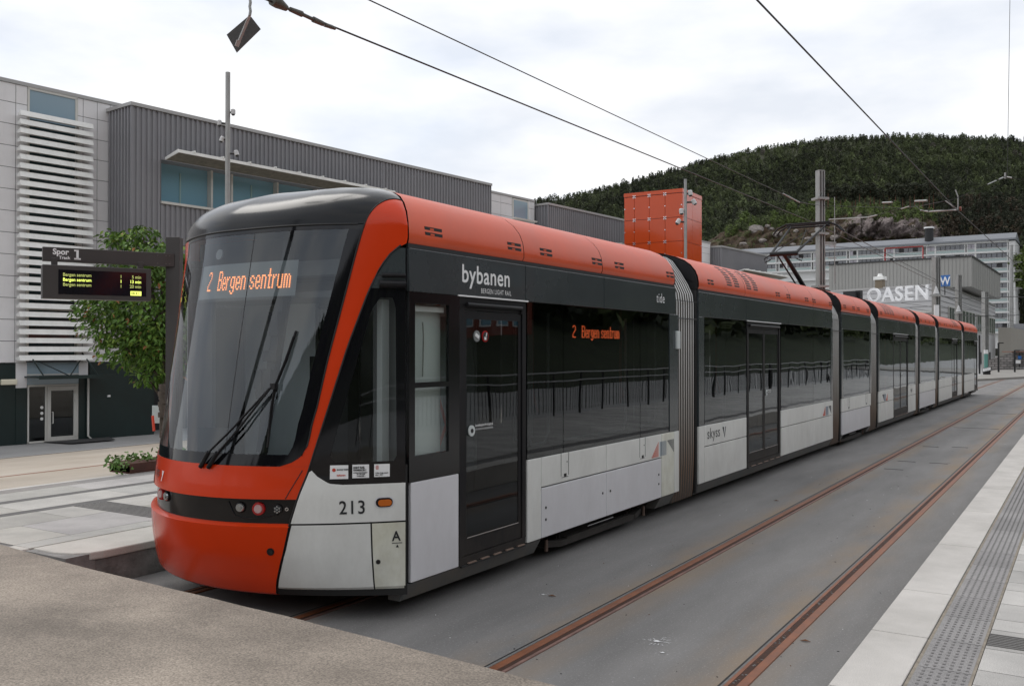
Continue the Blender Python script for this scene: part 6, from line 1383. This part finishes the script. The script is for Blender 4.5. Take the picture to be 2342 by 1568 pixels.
def forest(name, pts, label, seed=0, pal=None):
    r = np.random.default_rng(seed); V = []; Cc_ = []
    for (p, s, ci) in pts:
        k = int(r.integers(8)); T = TPL[k]; ang = r.uniform(0, 6.28); ca, sa_ = np.cos(ang), np.sin(ang); Rm = np.array([[ca, -sa_, 0], [sa_, ca, 0], [0, 0, 1]])
        V.append((T.reshape(-1, 3) @ Rm.T * np.array([s, s, s * r.uniform(.85, 1.2)]) + np.array([p[0], p[1], p[2] - .5])))
        pt = .72 + .56 * min(1, max(0, (fbm(p[0] / 38, p[1] / 38 + p[2] / 22, 61) - .3) / .4)); base = np.array(pal[ci]) * r.uniform(.82, 1.18) * pt; cc = base * r.uniform(.88, 1.12, (T.shape[0], 1)); Cc_.append(np.repeat(cc, 4, 0))
    V = np.concatenate(V).astype(np.float32); Cc_ = np.concatenate(Cc_); nf = len(V) // 4
    me = bpy.data.meshes.new(name); me.vertices.add(len(V)); me.vertices.foreach_set('co', V.ravel()); me.loops.add(len(V)); me.loops.foreach_set('vertex_index', np.arange(len(V), dtype=np.int32)); me.polygons.add(nf); me.polygons.foreach_set('loop_start', np.arange(0, len(V), 4, dtype=np.int32)); me.update(calc_edges=True)
    at__ = me.color_attributes.new('tint', 'FLOAT_COLOR', 'POINT'); at__.data.foreach_set('color', np.concatenate([Cc_, np.ones((len(V), 1))], 1).astype(np.float32).ravel()); me.materials.append(FOM)
    o = bpy.data.objects.new(name, me); C.objects.link(o); tag(o, label, 'forest', kind='stuff'); return o
PAL = [(.050, .060, .034), (.075, .090, .044), (.100, .122, .055), (.060, .048, .034), (.036, .040, .027), (.115, .155, .048), (.095, .085, .075)]
pts = []; rr = random.Random(4)
while len(pts) < 20000:
    vx = rr.uniform(1150, 2420); t = rr.random() ** .8
    if t < .12 and vx < 1600: continue
    p = hill(vx, t); g_ = fbm(vx / 90, t * 7, 11); k = rr.random(); right = max(0, min(1, (vx - 2080) / 120)) * (1 if t < .62 else 0)
    if right > rr.random(): ci = 4 if k < .62 else (3 if k < .9 else 0)
    elif 1860 < vx < 2130 and t < .5: ci = 3 if k < .45 else (4 if k < .8 else 0)
    else: k += 1.5 * (g_ - .5); ci = 4 if k < .10 else (0 if k < .46 else (1 if k < .82 else (2 if k < 1.12 or rr.random() < .8 else 6)))
    pts.append((p, rr.choice((.42, .55, .68, .8, 1.0)) * rr.uniform(.85, 1.15) * (1 if t < .9 else .85), ci))
for _ in range(1500): vx = rr.uniform(2420, 5400); pts.append((hill(vx, rr.random()), rr.uniform(1.5, 2.6), rr.choice((0, 1, 4, 2))))
for _ in range(520):
    vx = rr.uniform(1180, 2420); p = hill(vx, rr.uniform(.985, 1.0)); pts.append((p, rr.uniform(.4, .75), rr.choice((0, 0, 1, 4))))
forest('forest', pts, 'dark mixed forest covering the long hill behind the tram', 1, PAL)
pts = []
for _ in range(900):
    vx = rr.uniform(1660, 2400); t = rr.uniform(.90, 1.0) if vx < 2150 else rr.uniform(.2, 1.0); c = rr.random()
    pts.append((knoll(vx, t), rr.uniform(.3, .62) if vx < 2150 else rr.uniform(.6, 1.0), (5 if c < .5 else (2 if c < .85 else 1)) if vx < 2150 else (4 if c < .6 else 3)))
for _ in range(260):
    vx = rr.uniform(1560, 1700); t = rr.uniform(0, 1.0); pts.append((knoll(vx, t) + Vector((-6, 10, 0)), rr.uniform(.4, .8), 1 if rr.random() < .6 else 0))
for _ in range(1500):
    vx = rr.uniform(1650, 2140); pts.append((knoll(vx, rr.uniform(.25, 1.0)), rr.uniform(.10, .24), rr.choice((1, 2, 3, 3, 3, 2))))
for _ in range(300):
    vx = rr.uniform(2335, 2420); vy = rr.uniform(560, 800); pts.append((at(vx, vy, rr.uniform(262, 300)), rr.uniform(.8, 1.3), rr.choice((4, 4, 0, 1))))
for _ in range(60):
    pts.append((at(rr.uniform(2322, 2360), rr.uniform(600, 660), 255), rr.uniform(.5, .9), 5))
forest('shrubs', pts, 'bright green shrubs and heath bushes along the rocky knoll', 2, PAL)
# single trees that stand out: pines with bare rust coloured trunks, light birches
PBK = mat('pine_trunk', (.12, .055, .032), .9); 
def hill_tree(name, kind, i):
    rr = random.Random(100 + i); e = empty(name, (0, 0, 0)); hgt = 11 if kind == 'pine' else 6.5; q = MB(); q.tube([(0, 0, -1), (.15, .1, hgt * .5), (.1, 0, hgt * .93)], .22 if kind == 'pine' else .12, 6, 0, r2=.07)
    for k in range(5): a = k * 1.3; z = hgt * (.55 + .08 * k); q.tube([(.1, 0, z), (1.2 * math.cos(a), 1.2 * math.sin(a), z + .5)], .06, 4, 0)
    q.build('trunk', [PBK if kind == 'pine' else BARK], e); q = MB(); n = 5 if kind == 'pine' else 7
    for k in range(n):
        a = k * 2.4; rd = (1.3, 1.3, .8) if kind == 'pine' else (1.1, 1.1, 1.1); z = hgt * (.62 + .09 * k) if kind == 'pine' else hgt * (.32 + .10 * k); rr_ = 1.0 if k < n - 1 else .2
        leaves(q, (rr_ * math.cos(a) * 1.1, rr_ * math.sin(a) * 1.1, z), rd, 110, .8, rr)
    q.build('crown', [mat('pine_needles', (.030, .036, .016), .8, var=.3, vscale=.6) if kind == 'pine' else mat('birch_leaves', (.10, .145, .03), .7, var=.35, vscale=.6)], e); return e
pines = [hill_tree('pine_tree', 'pine', i) for i in range(3)]; birches = [hill_tree('birch_tree', 'birch', i) for i in range(2)]
def place(proto, used, p, s, rz, label, cat, grp):
    o = proto if not used else copy_tree(proto); o.location = p; o.scale = (s, s, s); o.rotation_euler = (0, 0, rz); tag(o, label, cat, grp); return o
rr = random.Random(77); used = set()
for i in range(26):
    vx = 1872 + i * 10.5 + rr.uniform(-3, 3); p = at(vx, 492 - rr.uniform(0, 10), 425 + rr.uniform(-8, 14)); k = i % 3
    place(pines[k], k in used, p, rr.uniform(.95, 1.25), rr.uniform(0, 6), ('leftmost', 'second', 'third', 'fourth', 'fifth', 'sixth', 'seventh', 'eighth', 'ninth', 'tenth', 'eleventh', 'twelfth', 'thirteenth', 'fourteenth', 'fifteenth', 'sixteenth', 'seventeenth', 'eighteenth', 'nineteenth', 'twentieth', 'twenty-first', 'twenty-second', 'twenty-third', 'twenty-fourth', 'twenty-fifth', 'rightmost')[i] + ' dark pine, counted from the left, in the row behind the rocky cliff', 'tree', 'pines in the row behind the rocky cliff'); used.add(k)
used = set()
bi = [(1703, 520, 1.25), (1655, 560, 1.0), (1770, 505, .9), (1810, 492, 1.1), (1836, 486, .8), (1858, 484, 1.0), (1905, 478, .9), (1935, 480, .8), (2050, 484, .9), (2072, 486, .7), (2095, 490, .8), (1672, 540, .8)]
for i, (vx, vy, s) in enumerate(bi):
    p = at(vx, vy + 8, 402); k = i % 2; lab = 'bright green birch at the left end of the rocky knoll beside the orange tower' if i == 0 else ('', 'light green birch low on the left slope of the knoll', 'light green birch on the knoll crest, above the largest boulder', 'taller light green birch left of the pantograph on the knoll crest', 'small light green birch just above the pantograph head', 'light green birch just left of the nearest mast on the crest', 'light green birch just right of the nearest mast on the crest', 'small light green birch at the left end of the cliff top', 'light green birch at the right end of the cliff top', 'small light green birch right of the cliff top', 'rightmost light green birch on the knoll crest', 'light green birch low between the tower and the largest boulder')[i]
    o = place(birches[k], k in used, p, s, rr.uniform(0, 6), lab, 'tree', 'birches along the knoll'); used.add(k)
# ================================================================== RIGHT-HAND SIDE AND BEHIND (seen in the tram's windows)
GRASS = mat('grass_bank', (.030, .040, .018), .95, var=.4, vscale=.4)
q = MB(); rows = []
for y in range(-60, 420, 12): rows.append([Vector((x, y, z + 2.0 * (fbm(y / 18, x / 18, 31) - .5) * (1 if z > .5 else 0))) for x, z in ((9, -.02), (16, -.02), (17, .6), (26, 4), (40, 11), (70, 24), (120, 44))])
q.grid(rows, 0, True, True); o = q.build('grass_bank', [GRASS]); tag(o, kind='structure')
fe = empty('platform_fence', (3.3, 20, .3), 'grey metal fence with two pale handrails along the back of the right platform', 'fence')
for k in range(44):
    q = MB(); y = -3 + k * 1.5; q.box(3.28, 3.33, y, y + .05, .30, 1.45, 0); q.build('fence_post', [STEELD], fe)
q = MB()
for k in range(440): y = -3 + k * .15; q.box(3.30, 3.312, y, y + .012, .40, 1.20, 0)
o = q.build('bars', [mat('fence_bar_grey', (.10, .10, .10), .6)], fe); q = MB(); q.tube([(3.24, -3, 1.42), (3.24, 62, 1.42)], .022, 6); q.tube([(3.24, -3, 1.20), (3.24, 62, 1.20)], .022, 6); q.build('handrail', [mat('handrail_steel', (.42, .42, .42), .4)], fe)
RW = mat('red_wood_wall', (.20, .045, .025), .8); 
for i, (x, y, zb, wd, dp, h, lab) in enumerate(((21, 22, 1.5, 7, 12, 6, 'red wooden house on the bank facing the second tram module'), (23, 44, 2.5, 7, 9, 5.5, 'red wooden house farther along the bank'), (20, 2, 1.5, 7, 9, 6, 'reddish brown house on the bank opposite the tram front'))):
    e = empty('bank_house', (x, y, zb), lab, 'house', 'red houses on the right bank'); q = MB(); q.box(x, x + wd, y, y + dp, zb - 3, zb + h, 0); q.build('wall', [RW], e)
    q = MB(); q.prism([(x - .5, y - .4, zb + h), (x + wd + .5, y - .4, zb + h), (x + wd / 2, y - .4, zb + h + 2.6)], (0, dp + .8, 0), 0); q.build('roof', [bpy.data.materials['dark_roof']], e)
    for k in range(4):
        for z in (1.0, 3.6): q = MB(); yy = y + .8 + k * (dp - 1.6) / 4; q.box(x - .05, x + .02, yy, yy + 1.2, zb + z, zb + z + 1.3, 0); q.box(x - .08, x - .05, yy + .1, yy + 1.1, zb + z + .1, zb + z + 1.2, 1); q.build('window', [LETW, MGLASS], e)
pts = []
for _ in range(2200):
    x = rr.uniform(24, 110); y = rr.uniform(-60, 400); z = lerp(x, [16, 26, 40, 70, 120], [.5, 4, 11, 24, 44]); pts.append((Vector((x, y, z)), rr.uniform(.8, 1.5), rr.choice((0, 1, 2, 2, 4))))
forest('bank_trees', pts, 'trees covering the green bank on the right, mirrored in the tram windows', 5, PAL)
pts = []
for _ in range(700):
    a = rr.uniform(0, 1); x = -260 + 420 * a; y = -190 + rr.uniform(-40, 20); pts.append((Vector((x, y, 0)), rr.uniform(1.3, 2.4), rr.choice((0, 1, 2, 4))))
for _ in range(250): x = rr.uniform(-260, -190); y = rr.uniform(-160, 10); pts.append((Vector((x, y, -1.6)), rr.uniform(1, 1.8), rr.choice((0, 1, 4))))
forest('tree_belt', pts, 'belt of trees behind the viewer, mirrored low in the windscreen', 6, PAL)

# wooded ridge to the right of and behind the viewer, seen only as a dark reflection
q = MB(); rows = []; cols_ = []
for k in range(25):
    a = R(62 + 5.1 * k); tf_ = 1 - .75 * max(0, (k - 15) / 9); rows.append([Vector((math.sin(a) * r_, math.cos(a) * r_, z * tf_ + 6 * (fbm(k * .7, r_ / 40, 51) - .5))) for r_, z in ((125, -2), (150, 8), (190, 34), (235, 64), (280, 82), (340, 76))])
q.grid(rows, 0, True, False); o = q.build('far_ridge', [HM]); tag(o, kind='structure')
pts = []
for _ in range(3400):
    ad_ = rr.uniform(62, 184); a = R(ad_); tf_ = 1 - .75 * max(0, (ad_ - 138) / 46); u = rr.random(); r_ = 130 + 150 * u; z = lerp(r_, [125, 150, 190, 235, 280], [-2, 8, 34, 64, 82]); pts.append((Vector((math.sin(a) * r_, math.cos(a) * r_, z * tf_)), rr.uniform(1.2, 2.0), rr.choice((0, 0, 1, 4, 2))))
forest('ridge_forest', pts, 'dark forest on the ridge behind the viewer, mirrored in the tram glass', 9, PAL)
